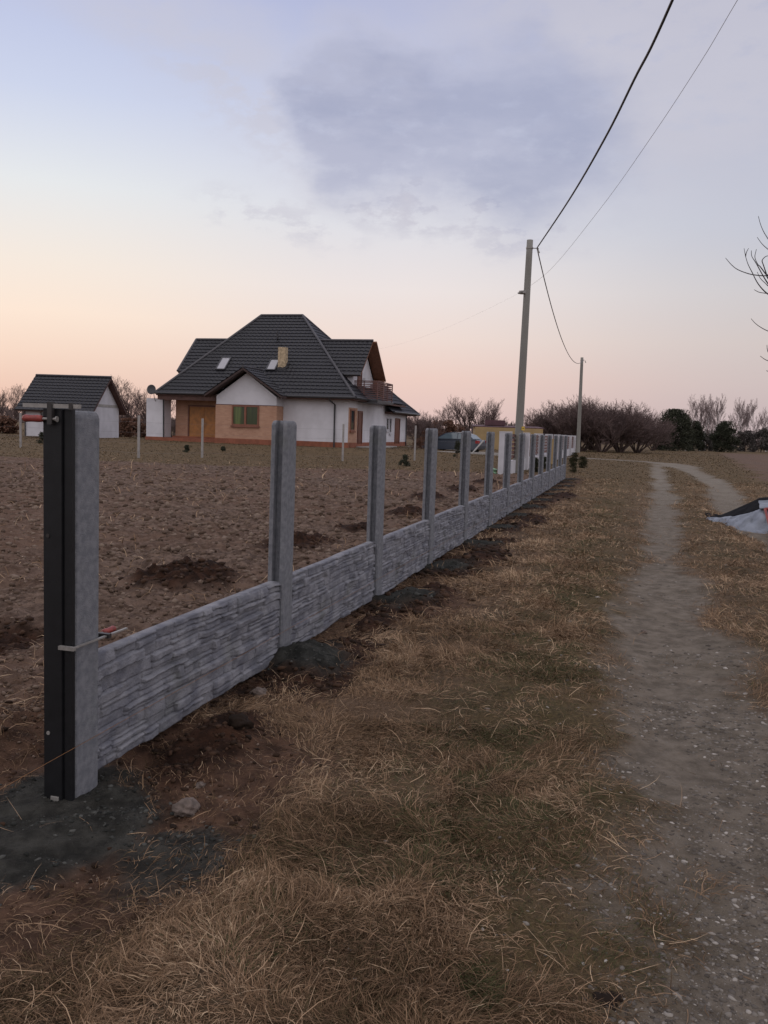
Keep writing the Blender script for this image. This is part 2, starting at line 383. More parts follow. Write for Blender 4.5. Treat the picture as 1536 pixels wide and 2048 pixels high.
def ground_mat():
    m = bpy.data.materials.new('earth_and_grass'); m.use_nodes = True; N = NT(m.node_tree); N.n.clear()
    out = N.node('ShaderNodeOutputMaterial'); b = N.node('ShaderNodeBsdfPrincipled'); N.l.new(b.outputs[0], out.inputs[0])
    P = N.node('ShaderNodeNewGeometry').outputs['Position']
    def A(n): return N.node('ShaderNodeAttribute', attribute_name=n).outputs['Fac']
    nA = N.noise(P, 1.3, 5); nB = N.noise(P, 9, 6, .65); nC = N.noise(P, 45, 5, .7); nD = N.noise(P, .25, 4)
    vor = N.node('ShaderNodeTexVoronoi'); N.l.new(P, vor.inputs['Vector']); vor.inputs['Scale'].default_value = 26
    # dry grass mat
    st = N.vmath('MULTIPLY', P, (9., 9., 9.))
    fib = N.noise(st, 9, 4, .8, 3.5)
    dry = N.mix(N.mapr(fib, .38, .64), (0.0603, 0.0375, 0.0239, 1), (0.2152, 0.1416, 0.0939, 1))
    dry = N.mix(N.mapr(nA, .4, .65), dry, N.mix(N.mapr(fib, .35, .7), (0.0399, 0.0279, 0.0182, 1), (0.1378, 0.0968, 0.0649, 1)))
    grn = N.mix(N.mapr(nC, .35, .65), (0.0389, 0.0331, 0.0139, 1), (0.1215, 0.0911, 0.0376, 1))
    col = N.mix(N.math('MULTIPLY', A('green'), .6), dry, grn)
    sepn = N.node('ShaderNodeSeparateXYZ'); N.l.new(P, sepn.inputs[0])
    mead = N.mix(N.mapr(nA, .35, .65), (0.0973, 0.0663, 0.0346, 1), (0.1599, 0.1059, 0.0593, 1))
    mead = N.mix(N.mapr(nB, .3, .7, 0, .5), mead, (0.0650, 0.0546, 0.0286, 1))
    col = N.mix(A('meadow'), col, mead)
    fld = N.mix(N.mapr(nB, .34, .68), (0.0605, 0.0398, 0.0297, 1), (0.1832, 0.1284, 0.0995, 1))
    fld = N.mix(N.mapr(nC, .55, .75), fld, (0.2376, 0.1716, 0.1296, 1))
    fld = N.mix(N.mapr(nD, .35, .65), fld, N.mix(.6, fld, (0.1338, 0.0792, 0.0545, 1)))
    col = N.mix(A('field'), col, fld)
    soil = N.mix(N.mapr(nB, .3, .7), (0.0433, 0.0242, 0.0163, 1), (0.1299, 0.0745, 0.0491, 1))
    col = N.mix(A('soil'), col, soil)
    gr = N.mix(N.mapr(nB, .3, .7), (0.1042, 0.0864, 0.0682, 1), (0.2043, 0.1729, 0.1406, 1))
    gr = N.mix(N.mapr(nC, .56, .72), gr, (0.2100, 0.1848, 0.1568, 1))
    gr = N.mix(N.mapr(nA, .52, .72, 0, .45), gr, (0.0874, 0.0698, 0.0442, 1))
    gr = N.mix(N.math('MULTIPLY', A('meadow'), .75), gr, N.mix(N.mapr(nA, .35, .65), (0.1623, 0.1403, 0.1142, 1), (0.2434, 0.2166, 0.1803, 1)))
    col = N.mix(A('gravel'), col, gr)
    dk = N.mix(N.mapr(nB, .35, .7), (0.0142, 0.0069, 0.0045, 1), (0.0527, 0.0248, 0.0150, 1))
    col = N.mix(A('dark'), col, dk)
    cm = N.mix(N.mapr(nB, .35, .7), (0.0180, 0.0195, 0.0180, 1), (0.0510, 0.0540, 0.0495, 1))
    col = N.mix(N.math('MULTIPLY', A('cement'), .92), col, cm)
    N.l.new(col, b.inputs['Base Color']); b.inputs['Roughness'].default_value = .95; b.inputs['Specular IOR Level'].default_value = .15
    h = N.math('ADD', N.math('MULTIPLY', nB, 1.), N.math('MULTIPLY', nC, .5)); h = N.math('ADD', h, N.math('MULTIPLY', fib, .25))
    bn = N.node('ShaderNodeBump'); bn.inputs['Strength'].default_value = .8; bn.inputs['Distance'].default_value = .03
    N.l.new(h, bn.inputs['Height']); N.l.new(bn.outputs[0], b.inputs['Normal'])
    return m
GM = ground_mat()
fc = lambda a: a[:-1, :-1].ravel()*.25+a[1:, 1:].ravel()*.25+a[:-1, 1:].ravel()*.25+a[1:, :-1].ravel()*.25
reg = np.zeros(len(GF), int)
reg[fc(Z['field']) > .5] = 1; reg[fc(Z['field2']) > .5] = 2; reg[(fc(Z['gravel']) > .5)] = 3
fx, fy = fc(GX), fc(GY)
def ground_piece(name, sel):
    f = GF[sel]; u, inv = np.unique(f, return_inverse=True)
    o = np_mesh(name, GV[u], inv.reshape(-1, 4), GM, smooth=True)
    for a in ('green', 'soil', 'gravel', 'dark', 'cement', 'meadow'):
        at_ = o.data.attributes.new(a, 'FLOAT', 'POINT'); at_.data.foreach_set('value', Z[a].ravel()[u].astype(np.float32))
    at_ = o.data.attributes.new('field', 'FLOAT', 'POINT'); at_.data.foreach_set('value', np.maximum(Z['field'], Z['field2']).ravel()[u].astype(np.float32))
    return tag(o, kind='structure')
ground_piece('ground', reg == 0)
ground_piece('ploughed_field', reg == 1)
ground_piece('ploughed_field', reg == 2)
ground_piece('dirt_track', reg == 3)

def ground_z(x, y):
    x = np.atleast_1d(np.asarray(x, float)); y = np.atleast_1d(np.asarray(y, float))
    ix = np.clip(np.searchsorted(xs, x)-1, 0, nx-2); iy = np.clip(np.searchsorted(ys, y)-1, 0, ny-2)
    tx = (x-xs[ix])/(xs[ix+1]-xs[ix]); ty = (y-ys[iy])/(ys[iy+1]-ys[iy])
    return (GZ[iy, ix]*(1-tx)+GZ[iy, ix+1]*tx)*(1-ty)+(GZ[iy+1, ix]*(1-tx)+GZ[iy+1, ix+1]*tx)*ty
def gz(x, y): return float(ground_z(x, y)[0])

# ------------------------------------------------------------------ grass blades, stones, clods (stuff)
def in_view(x, y, m=.08):
    return (np.abs(x/np.maximum(y, .1)+.02) < .45+m)
def blades(name, X, Y, L, Wd, lean, tint, mat, lift=.0, bend=.6, swath=0.):
    n = len(X); a = RNG.uniform(0, 2*PI, n)
    if swath: a = np.where(RNG.uniform(0, 1, n) < swath, 4*PI*fbm(X, Y, 2.2, 2, 290)+RNG.normal(0, .45, n), a)
    dx, dy = np.cos(a), np.sin(a); el = lean
    zb = ground_z(X, Y)-.004+lift
    nseg = 3; P = []
    px, py, pz = X.copy(), Y.copy(), zb.copy(); e = el.copy(); az = a.copy()
    wob = RNG.normal(0, .5, n); db = RNG.uniform(.2, 1.2, n)*bend
    pts = [(px, py, pz)]
    for k in range(nseg):
        px = px+np.cos(az)*np.cos(e)*L/nseg; py = py+np.sin(az)*np.cos(e)*L/nseg; pz = pz+np.sin(e)*L/nseg
        gzz = ground_z(px, py)+.003
        pz = np.maximum(pz, gzz)
        pts.append((px, py, pz)); az = az+wob*.7; e = e-db*.75
    V = np.zeros((n, (nseg+1)*2, 3), np.float32)
    side = RNG.uniform(-.6, .6, n)
    for k, (qx, qy, qz) in enumerate(pts):
        w = Wd*(1 if k < nseg else .25)*.5
        ox = -np.sin(a)*w; oy = np.cos(a)*w; oz = side*w
        V[:, 2*k] = np.stack([qx-ox, qy-oy, qz-oz], -1); V[:, 2*k+1] = np.stack([qx+ox, qy+oy, qz+oz], -1)
    base = np.arange(n)[:, None]*(2*nseg+2)
    F = np.concatenate([base+np.array([2*k, 2*k+1, 2*k+3, 2*k+2])[None] for k in range(nseg)], 1).reshape(-1, 4)
    o = np_mesh(name, V.reshape(-1, 3), F, mat, tint=np.repeat(tint, nseg))
    return o
M['straw'] = bush_mat('straw', [(0, (0.0321, 0.0371, 0.0152, 1)), (.25, (0.0843, 0.0816, 0.0342, 1)), (.32, (0.0683, 0.0408, 0.0228, 1)), (.6, (0.1969, 0.1224, 0.0721, 1)), (.85, (0.3515, 0.2371, 0.1516, 1)), (1, (0.5224, 0.3886, 0.2561, 1))], None)
M['meadowblade'] = bush_mat('meadow_blades', [(0, (0.0500, 0.0424, 0.0185, 1)), (.3, (0.0834, 0.0596, 0.0296, 1)), (.6, (0.1460, 0.0954, 0.0531, 1)), (1, (0.2225, 0.1523, 0.0926, 1))], None)
def sample(n, ylo, yhi, dens):
    """ground points, density falls with distance, kept with probability dens(Z)"""
    y = ylo*(yhi/ylo)**RNG.uniform(0, 1, n); x = y*RNG.uniform(-.56, .56, n)
    x = np.where(y < 2.2, RNG.uniform(-1.3, 1.3, n), x)
    z = zones(x, y); k = RNG.uniform(0, 1, n) < dens(z, x, y)
    return x[k], y[k], {q: v[k] for q, v in z.items()}
def d_grass(z, x, y):
    bare = np.maximum.reduce([z['field'], z['field2'], z['dark'], z['cement'], z['soil']*.93])
    g = (1-bare)*(1-np.clip(z['gravel']*1.15, 0, .985))
    pat = sst(.30, .52, fbm(x, y, 2.1, 3, 200)); near = sst(-.3, -.62, z['n'])
    rutzone = 1-.75*(1-sst(-2.0, -1.5, z['n']))*sst(-5, -2, z['n'])
    return g*(.25+.75*pat)*np.where(z['n'] < 0, rutzone, .8)
X, Y, z = sample(900000, 1.45, 30, d_grass)
n = len(X); sc = np.clip(Y/5, .55, 3.2)
tuft = sst(.45, .7, fbm(X, Y, 4.5, 3, 295)); L = RNG.uniform(.025, .09, n)*(.75+.9*tuft)*np.clip(sc, .8, 1.2); g = z['green']*(fbm(X, Y, 3, 3, 210) > .45)
pt = .55*(fbm(X, Y, 2.4, 3, 280)-.5)+.10*sst(3., 6.5, Y)
t = np.where(RNG.uniform(0, 1, n) < g*.75, RNG.uniform(.02, .3, n), np.clip(RNG.normal(.56, .17, n)+pt, .3, 1))
Wd = RNG.uniform(.0012, .0026, n)*np.clip(sc, .8, 3.6)
tag(blades('dry_grass', X, Y, L*np.where(t < .28, .6, 1), Wd, RNG.normal(.42, .36, n), t, M['straw'], lift=.004, swath=.72), kind='stuff')
# longer pale straws lying loose
def d_straw(z, x, y): return np.clip(.5*(1-z['gravel'])*(1-z['field'])*(1-.88*np.maximum(z['dark'], z['cement']))*(1-.7*z['soil']), 0, 1)
X, Y, z = sample(9000, 1.6, 12, d_straw); n = len(X)
tag(blades('loose_straw', X, Y, RNG.uniform(.05, .16, n), RNG.uniform(.0015, .0028, n)*np.clip(Y/4, .75, 2), RNG.normal(.15, .22, n), RNG.uniform(.62, 1, n), M['straw'], lift=.010, bend=.3), kind='stuff')
# stubble straw on the field and tufts along the far grass edge
def d_f(z, x, y): return z['field']*.14*(1-z['dark'])*sst(.35, .6, fbm(x, y, .9, 3, 220))+(1-sst(.0, .9, np.abs(y-32)))*.35*(z['n'] > .6)
X, Y, z = sample(90000, 3.2, 36, d_f); n = len(X)
tag(blades('field_stubble', X, Y, RNG.uniform(.05, .22, n)*np.clip(Y/12, .8, 1.6), RNG.uniform(.002, .005, n)*np.clip(Y/6, .8, 4), RNG.normal(.4, .4, n), RNG.uniform(.5, .98, n), M['straw'], lift=.005), kind='stuff')
def d_far(z, x, y): return (z['field'] < .2)*(z['field2'] < .3)*(z['gravel'] < .4)*.8
X, Y, z = sample(120000, 27, 110, d_far); n = len(X)
g = z['green']
t = np.where(RNG.uniform(0, 1, n) < .22+g*.4, RNG.uniform(.05, .28, n), np.clip(RNG.normal(.52, .12, n), .3, 1))
tag(blades('meadow_grass', X, Y, RNG.uniform(.04, .10, n)*np.clip(Y/40, 1, 1.6), RNG.uniform(.010, .022, n)*np.clip(Y/30, 1, 2.5), RNG.normal(.35, .3, n), t, M['meadowblade'], lift=0), kind='stuff')

def lumps(name, X, Y, S, flat, mat, sink=.3, tint=None):
    """many small irregular stones, one object"""
    bm = bmesh.new(); bmesh.ops.create_icosphere(bm, subdivisions=1, radius=1)
    bv = np.array([v.co[:] for v in bm.verts]); bf = np.array([[v.index for v in f.verts] for f in bm.faces]); bm.free()
    n = len(X); V = np.repeat(bv[None], n, 0)*(1+RNG.uniform(-.36, .36, (n, len(bv), 1)))
    a = RNG.uniform(0, 2*PI, n); ax = RNG.uniform(.7, 1.35, n)
    vx = V[:, :, 0]*ax[:, None]; vy = V[:, :, 1]/ax[:, None]
    ca, sa = np.cos(a)[:, None], np.sin(a)[:, None]
    V = np.stack([(vx*ca-vy*sa)*S[:, None], (vx*sa+vy*ca)*S[:, None], V[:, :, 2]*S[:, None]*flat], -1)
    V = V+np.stack([X, Y, ground_z(X, Y)+S*flat*(1-2*sink)*.5], -1)[:, None]
    F = (bf[None]+(np.arange(n)*len(bv))[:, None, None]).reshape(-1, 3)
    return np_mesh(name, V.reshape(-1, 3), F, mat, tint=np.repeat(RNG.uniform(0, 1, n) if tint is None else tint, len(bf)), smooth=False)
M['pebble'] = bush_mat('pebbles', [(0, (0.0653, 0.0551, 0.0464, 1)), (.5, (0.1232, 0.1087, 0.0957, 1)), (.9, (0.2248, 0.2030, 0.1812, 1)), (1, (0.3915, 0.3625, 0.3335, 1))], None)
M['clod'] = bush_mat('clods', [(0, (0.0659, 0.0437, 0.0314, 1)), (.5, (0.1235, 0.0857, 0.0643, 1)), (1, (0.1976, 0.1488, 0.1176, 1))], None)
M['darkclod'] = bush_mat('dark_clods', [(0, (.014, .008, .005, 1)), (1, (.065, .036, .023, 1))], None)
def d_g(z, x, y): return np.clip(z['gravel']*(1-.7*sst(3.8, 7, y))*sst(.40, .64, fbm(x, y, 1.6, 3, 230)+.10*np.exp(-((z['n']+2.9)/.3)**2)+.16*(1-sst(2.6, 4.2, y))*sst(.5, 1.1, x))+.035*(z['field'] < .1)*(z['n'] < -1.2), 0, 1)
X, Y, z = sample(190000, 1.45, 24, d_g); n = len(X)
S = (.0018+.0105*RNG.uniform(0, 1, n)**5)*np.clip(Y/3.5, .9, 1.6)
tag(lumps('gravel_stones', X, Y, S, .5, M['pebble'], sink=.7), kind='stuff')
def d_c(z, x, y): return np.clip(z['field']*.75+z['soil']*.25, 0, 1)*(1-z['dark'])*(1-z['cement'])*(y > 2)*sst(.25, .6, fbm(x, y, 1.3, 3, 240)+.1)
X, Y, z = sample(90000, 2.6, 33, d_c); n = len(X)
S = (.004+.032*RNG.uniform(0, 1, n)**3.5)*np.clip(Y/8, .42, 1.8)*np.where(z['field'] > .5, 1, .55)
tag(lumps('soil_clods', X, Y, S, .7, M['clod']), kind='stuff')
def d_dc(z, x, y): return (z['dark']*.9+z['soil']*.12)*(1-.97*z['cement'])
X, Y, z = sample(60000, 2.4, 30, d_dc); n = len(X)
S = (.004+.022*RNG.uniform(0, 1, n)**3)*np.clip(Y/5, .7, 1.8)
tag(lumps('dark_spoil_crumbs', X, Y, S, .7, M['darkclod']), kind='stuff')

def d_cc(z, x, y): return z['cement']*sst(.42, .6, fbm(x, y, 4, 3, 245))
X, Y, z = sample(70000, 2.0, 30, d_cc); n = len(X)
M['cementcrumb'] = bush_mat('cement_crumbs', [(0, (.014, .015, .014, 1)), (.6, (.040, .042, .039, 1)), (1, (.085, .086, .08, 1))], None)
tag(lumps('cement_crumbs', X, Y, (.0025+.012*RNG.uniform(0, 1, n)**4)*np.clip(Y/4, .8, 2), .7, M['cementcrumb'], sink=.45), kind='stuff')

def rock(name, x, y, r, label, seed, mat='stone', flat=.7, up=.35):
    bm = bmesh.new(); bmesh.ops.create_icosphere(bm, subdivisions=4, radius=1); rr = random.Random(seed)
    from mathutils import noise as nz
    off = Vector((seed*3.1, seed*1.7, 0))
    for v in bm.verts:
        q = v.co.copy(); v.co = q*(1+.45*nz.fractal(q*1.1+off, 1, 2, 5)+.10*nz.fractal(q*5+off, 1, 2, 3)); v.co.z *= flat; v.co *= r
    o = from_bm(name, bm, M[mat], loc=(x, y, gz(x, y)+r*up), smooth=True)
    return tag(o, label, 'stone' if mat == 'stone' else 'soil clod')
p = gnd(372, 1612); rock('stone', p.x, p.y, .045, 'pale lumpy stone on the dark soil in front of the first panel', 3)
p = gnd(402, 1562); rock('stone', p.x, p.y, .017, 'small pale pebble just behind the lumpy stone on dark soil', 5)
p = gnd(480, 1472); rock('soil_clod', p.x, p.y, .055, 'dark round clod of soil between first panel and dry grass', 8, 'darkclod')
p = gnd(518, 1388); rock('stone', p.x, p.y, .04, 'dull brown stone below the foot of the second post', 9)
p = gnd(1288, 1255); rock('stone', p.x, p.y, .022, 'single white stone on the worn left rut of the track', 12)
p = gnd(1220, 1990); rock('soil_clod', p.x, p.y, .05, 'dark flat clod at the bottom of the track', 15, 'darkclod', .25, -.1)

# ------------------------------------------------------------------ concrete fence
fence = thing('concrete_fence', 'unfinished grey concrete fence with tall posts and one row of stone-look panels', 'fence', tuple(B0), 0)
FM = Matrix(((D.x, NF.x, 0), (D.y, NF.y, 0), (0, 0, 1)))   # local x along fence, y to the field
fence.rotation_euler = (0, 0, math.atan2(D.y, D.x))
PW, PL, PT = .108, .157, EYE+.034     # post width (across), length (along), top height
def post_mesh():
    bm = bmesh.new(); c = .010; g0, g1, gd = PW/2-.025, PW/2+.025, .046
    prof = [(0, c), (c, 0), (PL-c, 0), (PL, c), (PL, g0), (PL-gd, g0+.004), (PL-gd, g1-.004), (PL, g1), (PL, PW-c), (PL-c, PW), (c, PW), (0, PW-c), (0, g1), (gd, g1-.004), (gd, g0+.004), (0, g0)]
    zs = [(-.35, 0), (PT-.6, 0), (PT-.028, 0), (PT-.015, .004), (PT-.005, .011), (PT, .022)]
    rings = []
    for z_, ins in zs:
        kx = 1-2*ins/PL; ky = 1-2*ins/PW*.5
        rings.append([bm.verts.new((PL/2+(x-PL/2)*kx, PW/2+(y-PW/2)*ky, z_)) for x, y in prof])
    n = len(prof)
    for a, b in zip(rings, rings[1:]):
        for k in range(n): bm.faces.new((a[k], a[(k+1) % n], b[(k+1) % n], b[k]))
    bm.faces.new(rings[0][::-1]); bm.faces.new(rings[-1])
    me = bpy.data.meshes.new('post'); bmesh.ops.recalc_face_normals(bm, faces=bm.faces[:]); bm.to_mesh(me); bm.free(); return me
pm = post_mesh(); pm.materials.append(M['concrete'])
NP = 14
rp = random.Random(5)
# small measured wobble of each post along the fence line (m)
for k in range(NP):
    o = bpy.data.objects.new('post', pm); C.objects.link(o); o.parent = fence
    o.location = (k*SP+(0, 0, .03, 0, 0, 0, 0, 0, 0, 0, 0, 0, 0, 0)[k], 0, rp.uniform(-.006, .006) if k else 0)
    o.rotation_euler = (rp.uniform(-.004, .004), rp.uniform(-.003, .003), 0)
    if k == 0: o['label'] = 'nearest post, with pitted pale side face and a dark channel in front of it'
# stone-look panel
def panel_mesh(seed):
    rr = random.Random(seed); Lp = SP-PL+2*.028; Hp = .495; nx_, nz_ = 470, 130
    rows = []; z0 = 0
    hs = [.06, .05, .07, .045, .065, .05, .07, .055, .06]; k = Hp/sum(hs)
    for h in hs: rows.append((z0, z0+h*k)); z0 += h*k
    st = []
    for a, b in rows:
        x = 0; r = []
        while x < Lp:
            w = rr.choice([.07, .11, .15, .2, .26, .34])*rr.uniform(.8, 1.2); hh = rr.choice([1, 1, .45, .6])
            r.append((x, min(x+w, Lp), rr.uniform(0, 1)**1.2, hh, rr.uniform(0, 1), rr.uniform(-.5, .5))); x += w
        st.append(r)
    X_ = np.linspace(0, Lp, nx_); Z_ = np.linspace(0, Hp, nz_); XX, ZZ = np.meshgrid(X_, Z_)
    wz = ZZ+.016*(fbm(XX, ZZ*0+seed, 1.6, 2, seed)-.5)+.012*(fbm(XX, ZZ, 11, 3, seed+1)-.5); wx = XX+.022*(fbm(XX, ZZ, 14, 3, seed+2)-.5)
    Hh = np.zeros_like(XX); ft = .007*(fbm(XX, ZZ*1.6, 30, 3, seed+5, .6)-.5)+.005*(fbm(XX, ZZ*2, 9, 2, seed+6)-.5)
    for (a, b), r in zip(rows, st):
        for x0, x1, d0, hh, d1, tl in r:
            subs = [(a, b, d0)] if hh == 1 else [(a, a+(b-a)*hh, d0), (a+(b-a)*hh, b, d1)]
            for za, zb, dd in subs:
                e = .006
                m = np.minimum.reduce([(wx-x0)/e, (x1-wx)/e, (wz-za)/e, (zb-wz)/e]); m = np.clip(m, 0, 1); m = m*m*(3-2*m)
                v = m*(.008+.024*dd+.008*tl*((wz-za)/(zb-za)-.5)*2+ft)
                Hh = np.maximum(Hh, v)
    edge = np.clip(np.minimum(XX, Lp-XX)/.035, 0, 1); edge = edge*edge*(3-2*edge)
    cap = 1-np.clip((Hp-ZZ)/.03, 0, 1)
    Hh = Hh*(.15+.85*edge)*(1-.75*cap)+.010*cap*edge
    topw = (.010*(fbm(X_, X_*0, 1.6, 3, seed+8)-.5)-.012*(1-np.clip(np.minimum(X_, Lp-X_)/.07, 0, 1)))
    botw = .015*np.clip(fbm(X_, X_*0+3, 3.5, 3, seed+9)-.52, 0, 1)
    zz = ZZ*(1+(topw-botw)/Hp)[None]+botw[None]
    ytoward = PW*.5-.018-Hh     # front surface (road side is y=0 side)
    Vf = np.stack([XX, ytoward, zz], -1).reshape(-1, 3); Vb = np.stack([XX, np.full_like(XX, PW*.5+.020), zz], -1).reshape(-1, 3)
    nV = nx_*nz_; idx = np.arange(nV).reshape(nz_, nx_)
    q = np.stack([idx[:-1, :-1], idx[:-1, 1:], idx[1:, 1:], idx[1:, :-1]], -1).reshape(-1, 4)
    rim = np.concatenate([idx[0, :], idx[1:, -1], idx[-1, ::-1][1:], idx[::-1, 0][1:-1]]); r2 = np.roll(rim, -1)
    side = np.stack([r2, rim, rim+nV, r2+nV], -1)
    F = np.concatenate([q, q[:, ::-1]+nV, side])
    return np.concatenate([Vf, Vb]), F
pms = []
for sd in (3, 14, 27):
    V, F = panel_mesh(sd); o = np_mesh('panel', V, F, M['panel'], parent=fence); pms.append(o)
for k in range(NP-1):
    o = pms[k] if k < 3 else pms[(k*2) % 3].copy()
    if k >= 3: C.objects.link(o)
    o.parent = fence; o.location = (k*SP+PL-.028, 0, -.004+rp.uniform(-.004, .004)); o.rotation_euler = (0, rp.uniform(-.002, .002), 0)

# steel channel held to the first post
ch = thing('steel_channel', 'dark anthracite steel channel clamped to the face of the nearest concrete post', 'metal channel', tuple(B0-D*.0), math.atan2(D.y, D.x))
bm = bmesh.new()
prism(bm, [(-.004, -.002), (-.022, -.002), (-.022, .030), (-.017, .032), (-.017, .036), (-.030, .038), (-.030, .116), (-.004, .116)], 2, -.042, PT+.004)
from_bm('channel_body', bm, M['channel'], ch)
for zz in (.985, .225):
    bm = bmesh.new(); tube(bm, [(-.0302, .096, zz), (-.0335, .096, zz)], .0075, 12); from_bm('screw', bm, M['steel'] if zz < .5 else M['blackmetal'], ch)
bx('floor_clip', (-.035, .05, -.08), (-.029, .085, -.022), M['steel'], ch, .002)

# clamps -------------------------------------------------------------
def clamp(name, label, O, ax, dn, jaw_a, jaw_b, e0, e1, sc_len, jl, pale=False):
    """rail along ax from e0 to e1; jaws point along dn; jaw_a fixed, jaw_b sliding with screw + handle"""
    t = thing(name, label, 'bar clamp', tuple(O), 0, 'bar clamps on the first post')
    ax = Vector(ax).normalized(); dn = Vector(dn).normalized()
    bm = bmesh.new(); obox(bm, ax*e0, ax*e1, .006, .011 if pale else .015, up=dn); from_bm('rail', bm, M['steel'], t)
    bm = bmesh.new(); obox(bm, ax*jaw_a-dn*.012, ax*jaw_a+dn*(jl if pale else .012), .014, .015, up=ax); from_bm('fixed_jaw', bm, M['steel'] if pale else M['blackmetal'], t)
    bm = bmesh.new(); obox(bm, ax*jaw_b-dn*.014, ax*jaw_b+dn*(jl+.008), .018, .02, up=ax); from_bm('sliding_jaw', bm, M['blackmetal'], t)
    sg = 1 if jaw_b > jaw_a else -1
    bm = bmesh.new(); c = ax*jaw_b+dn*(jl-.012)
    tube(bm, [c-ax*sg*.028, c-ax*sg*.024, c-ax*sg*.024, c+ax*sg*.05], [.011, .011, .005, .005], 10); from_bm('screw', bm, M['steel'], t)
    bm = bmesh.new(); h0 = c+ax*sg*.034
    pts = [h0, h0+ax*sg*.006, h0+ax*sg*.02, h0+ax*sg*.045, h0+ax*sg*.075, h0+ax*sg*.085]
    tube(bm, pts, [.008, .0125, .0135, .0125, .014, .009], 12); from_bm('handle', bm, M['redplastic'], t, smooth=True)
    return t
front = B0-D*.03
q = on_plane(105, 809, front, D)   # rail at the sliding jaw
rail_z = q.z; nb = (q-front).dot(NF)
ea = (on_plane(50, 808, front, D)-front).dot(NF); eb = (on_plane(165, 808, front, D)-front).dot(NF)
clamp('bar_clamp', 'red handled bar clamp across the top of the nearest post', front-D*.010+Vector((0, 0, PT+.014)), NF, (0, 0, -1), -.012, nb, eb, ea, .1, .060)
z2 = on_plane(148, 1293, B0, NF).z
l0 = on_plane(110, 1300, front, D)
clamp('bar_clamp', 'red handled bar clamp halfway down the nearest post, above the first panel', B0-NF*.014+Vector((0, 0, z2)), D, NF, -.040, PL+.03, -.045, PL+.17, .1, .055, True)

# builder's string line along the road face
bm = bmesh.new(); s0 = on_plane(-60, 1612, B0-NF*.006, NF); s1 = B0-NF*.006+D*27.; s1.z = s0.z
pts = [s0-D*1.2+(s1-s0)*0]; pts = [s0-D*1.0]+[s0+(s1-s0)*(i/40)+NF*random.uniform(-.001, .001) for i in range(41)]
for q in pts: q.z = s0.z-.012*math.sin(PI*min(1, max(0, (q-B0).dot(D)/27)))
tube(bm, pts, .0009, 5); tag(from_bm('string_line', bm, M['string']), 'thin orange builder string stretched low along the concrete fence', 'string')

# ------------------------------------------------------------------ tarp and red frame at the right
def tarp():
    """folded sheet: pale underside facing the camera, dark top; four-sided with creases"""
    t = thing('tarpaulin', 'crumpled black and white sheet propped up at the right edge of the track', 'tarpaulin', (0, 0, 0))
    # outline in pixels at chosen depths
    lo = [(1412, 1038, 15.7), (1432, 1047, 15.2), (1452, 1062, 14.6), (1480, 1064, 14.3), (1518, 1071, 13.9), (1560, 1074, 13.7), (1620, 1080, 13.6)]
    mid = [(1414, 1035, 15.9), (1442, 1034, 15.6), (1470, 1031, 15.2), (1498, 1026, 14.8), (1519, 1018, 14.6), (1548, 1012, 14.6), (1620, 1012, 14.6)]
    top = [(1416, 1034, 16.2), (1440, 1031, 16.1), (1470, 1018, 15.9), (1500, 1005, 15.8), (1518, 996, 15.6), (1548, 993, 15.6), (1620, 997, 15.6)]
    def grid(A, B, n=10, sub=8, amp=.03, s=0):
        import itertools
        def along(R, k):
            f = k/(sub); i = min(int(f), len(R)-2); w = f-i; a = at(*R[i]); b = at(*R[i+1]); return a.lerp(b, w)
        m = sub*(len(A)-1)+1; V = []
        for k in range(m):
            a, b = along(A, k), along(B, k)
            for j in range(n+1):
                p = a.lerp(b, j/n); e = math.sin(PI*j/n)
                d = (float(fbm(np.array([k*.35]), np.array([j*.45+s]), .7, 3, 400+s)[0])-.5)*amp*2.4*(e+.25)
                V.append(p+Vector((.1*d, -d, .6*d)))
        F = [[k*(n+1)+j, (k+1)*(n+1)+j, (k+1)*(n+1)+j+1, k*(n+1)+j+1] for k in range(m-1) for j in range(n)]
        return V, F
    for nm, A, B, mt, s in (('white_side', lo, mid, 'tarpwhite', 0), ('black_side', mid, top, 'tarpblack', 5)):
        V, F = grid(A, B, s=s, amp=.10 if s == 0 else .04)
        o = np_mesh(nm, np.array(V), np.array(F), M[mt], parent=t, smooth=True)
        md = o.modifiers.new('thick', 'SOLIDIFY'); md.thickness = .012
    # sheet falls away behind
    back = [(a, b, d) for a, b, d in top]; V = []
    for a, b, d in back:
        p = at(a, b, d); V += [p, Vector((p.x+.25, p.y+.9, gz(p.x+.25, p.y+.9)+.02))]
    o = np_mesh('back_side', np.array(V), np.array([[2*i, 2*i+2, 2*i+3, 2*i+1] for i in range(len(back)-1)]), M['tarpblack'], parent=t)
    md = o.modifiers.new('thick', 'SOLIDIFY'); md.thickness = .012
    V, F = grid([(1519, 1017, 14.5), (1540, 1015, 14.45), (1590, 1014, 14.4)], [(1517, 1001, 15.2), (1540, 1000, 15.2), (1590, 1002, 15.2)], s=9, amp=.02)
    o = np_mesh('folded_flap', np.array(V), np.array(F), M['tarpwhite'], parent=t, smooth=True); md = o.modifiers.new('thick', 'SOLIDIFY'); md.thickness = .01
tarp()
wb = thing('wheelbarrow', 'red metal wheelbarrow frame at the right edge, holding up the sheet', 'wheelbarrow', tuple(gnd(1560, 1085)), 0)
W0 = Vector(wb.location)
bm = bmesh.new()
for a, b in (((1530, 1018, 14.0), (1542, 1062, 13.5)), ((1542, 1062, 13.5), (1533, 1122, 12.9)), ((1530, 1018, 14.0), (1640, 1012, 13.8)), ((1542, 1062, 13.5), (1660, 1066, 13.6))):
    tube(bm, [at(*a)-W0, at(*b)-W0], .022, 8)
from_bm('frame', bm, M['redmetal'], wb)
bm = bmesh.new(); c = at(1640, 1035, 14.0)-W0
rings = []
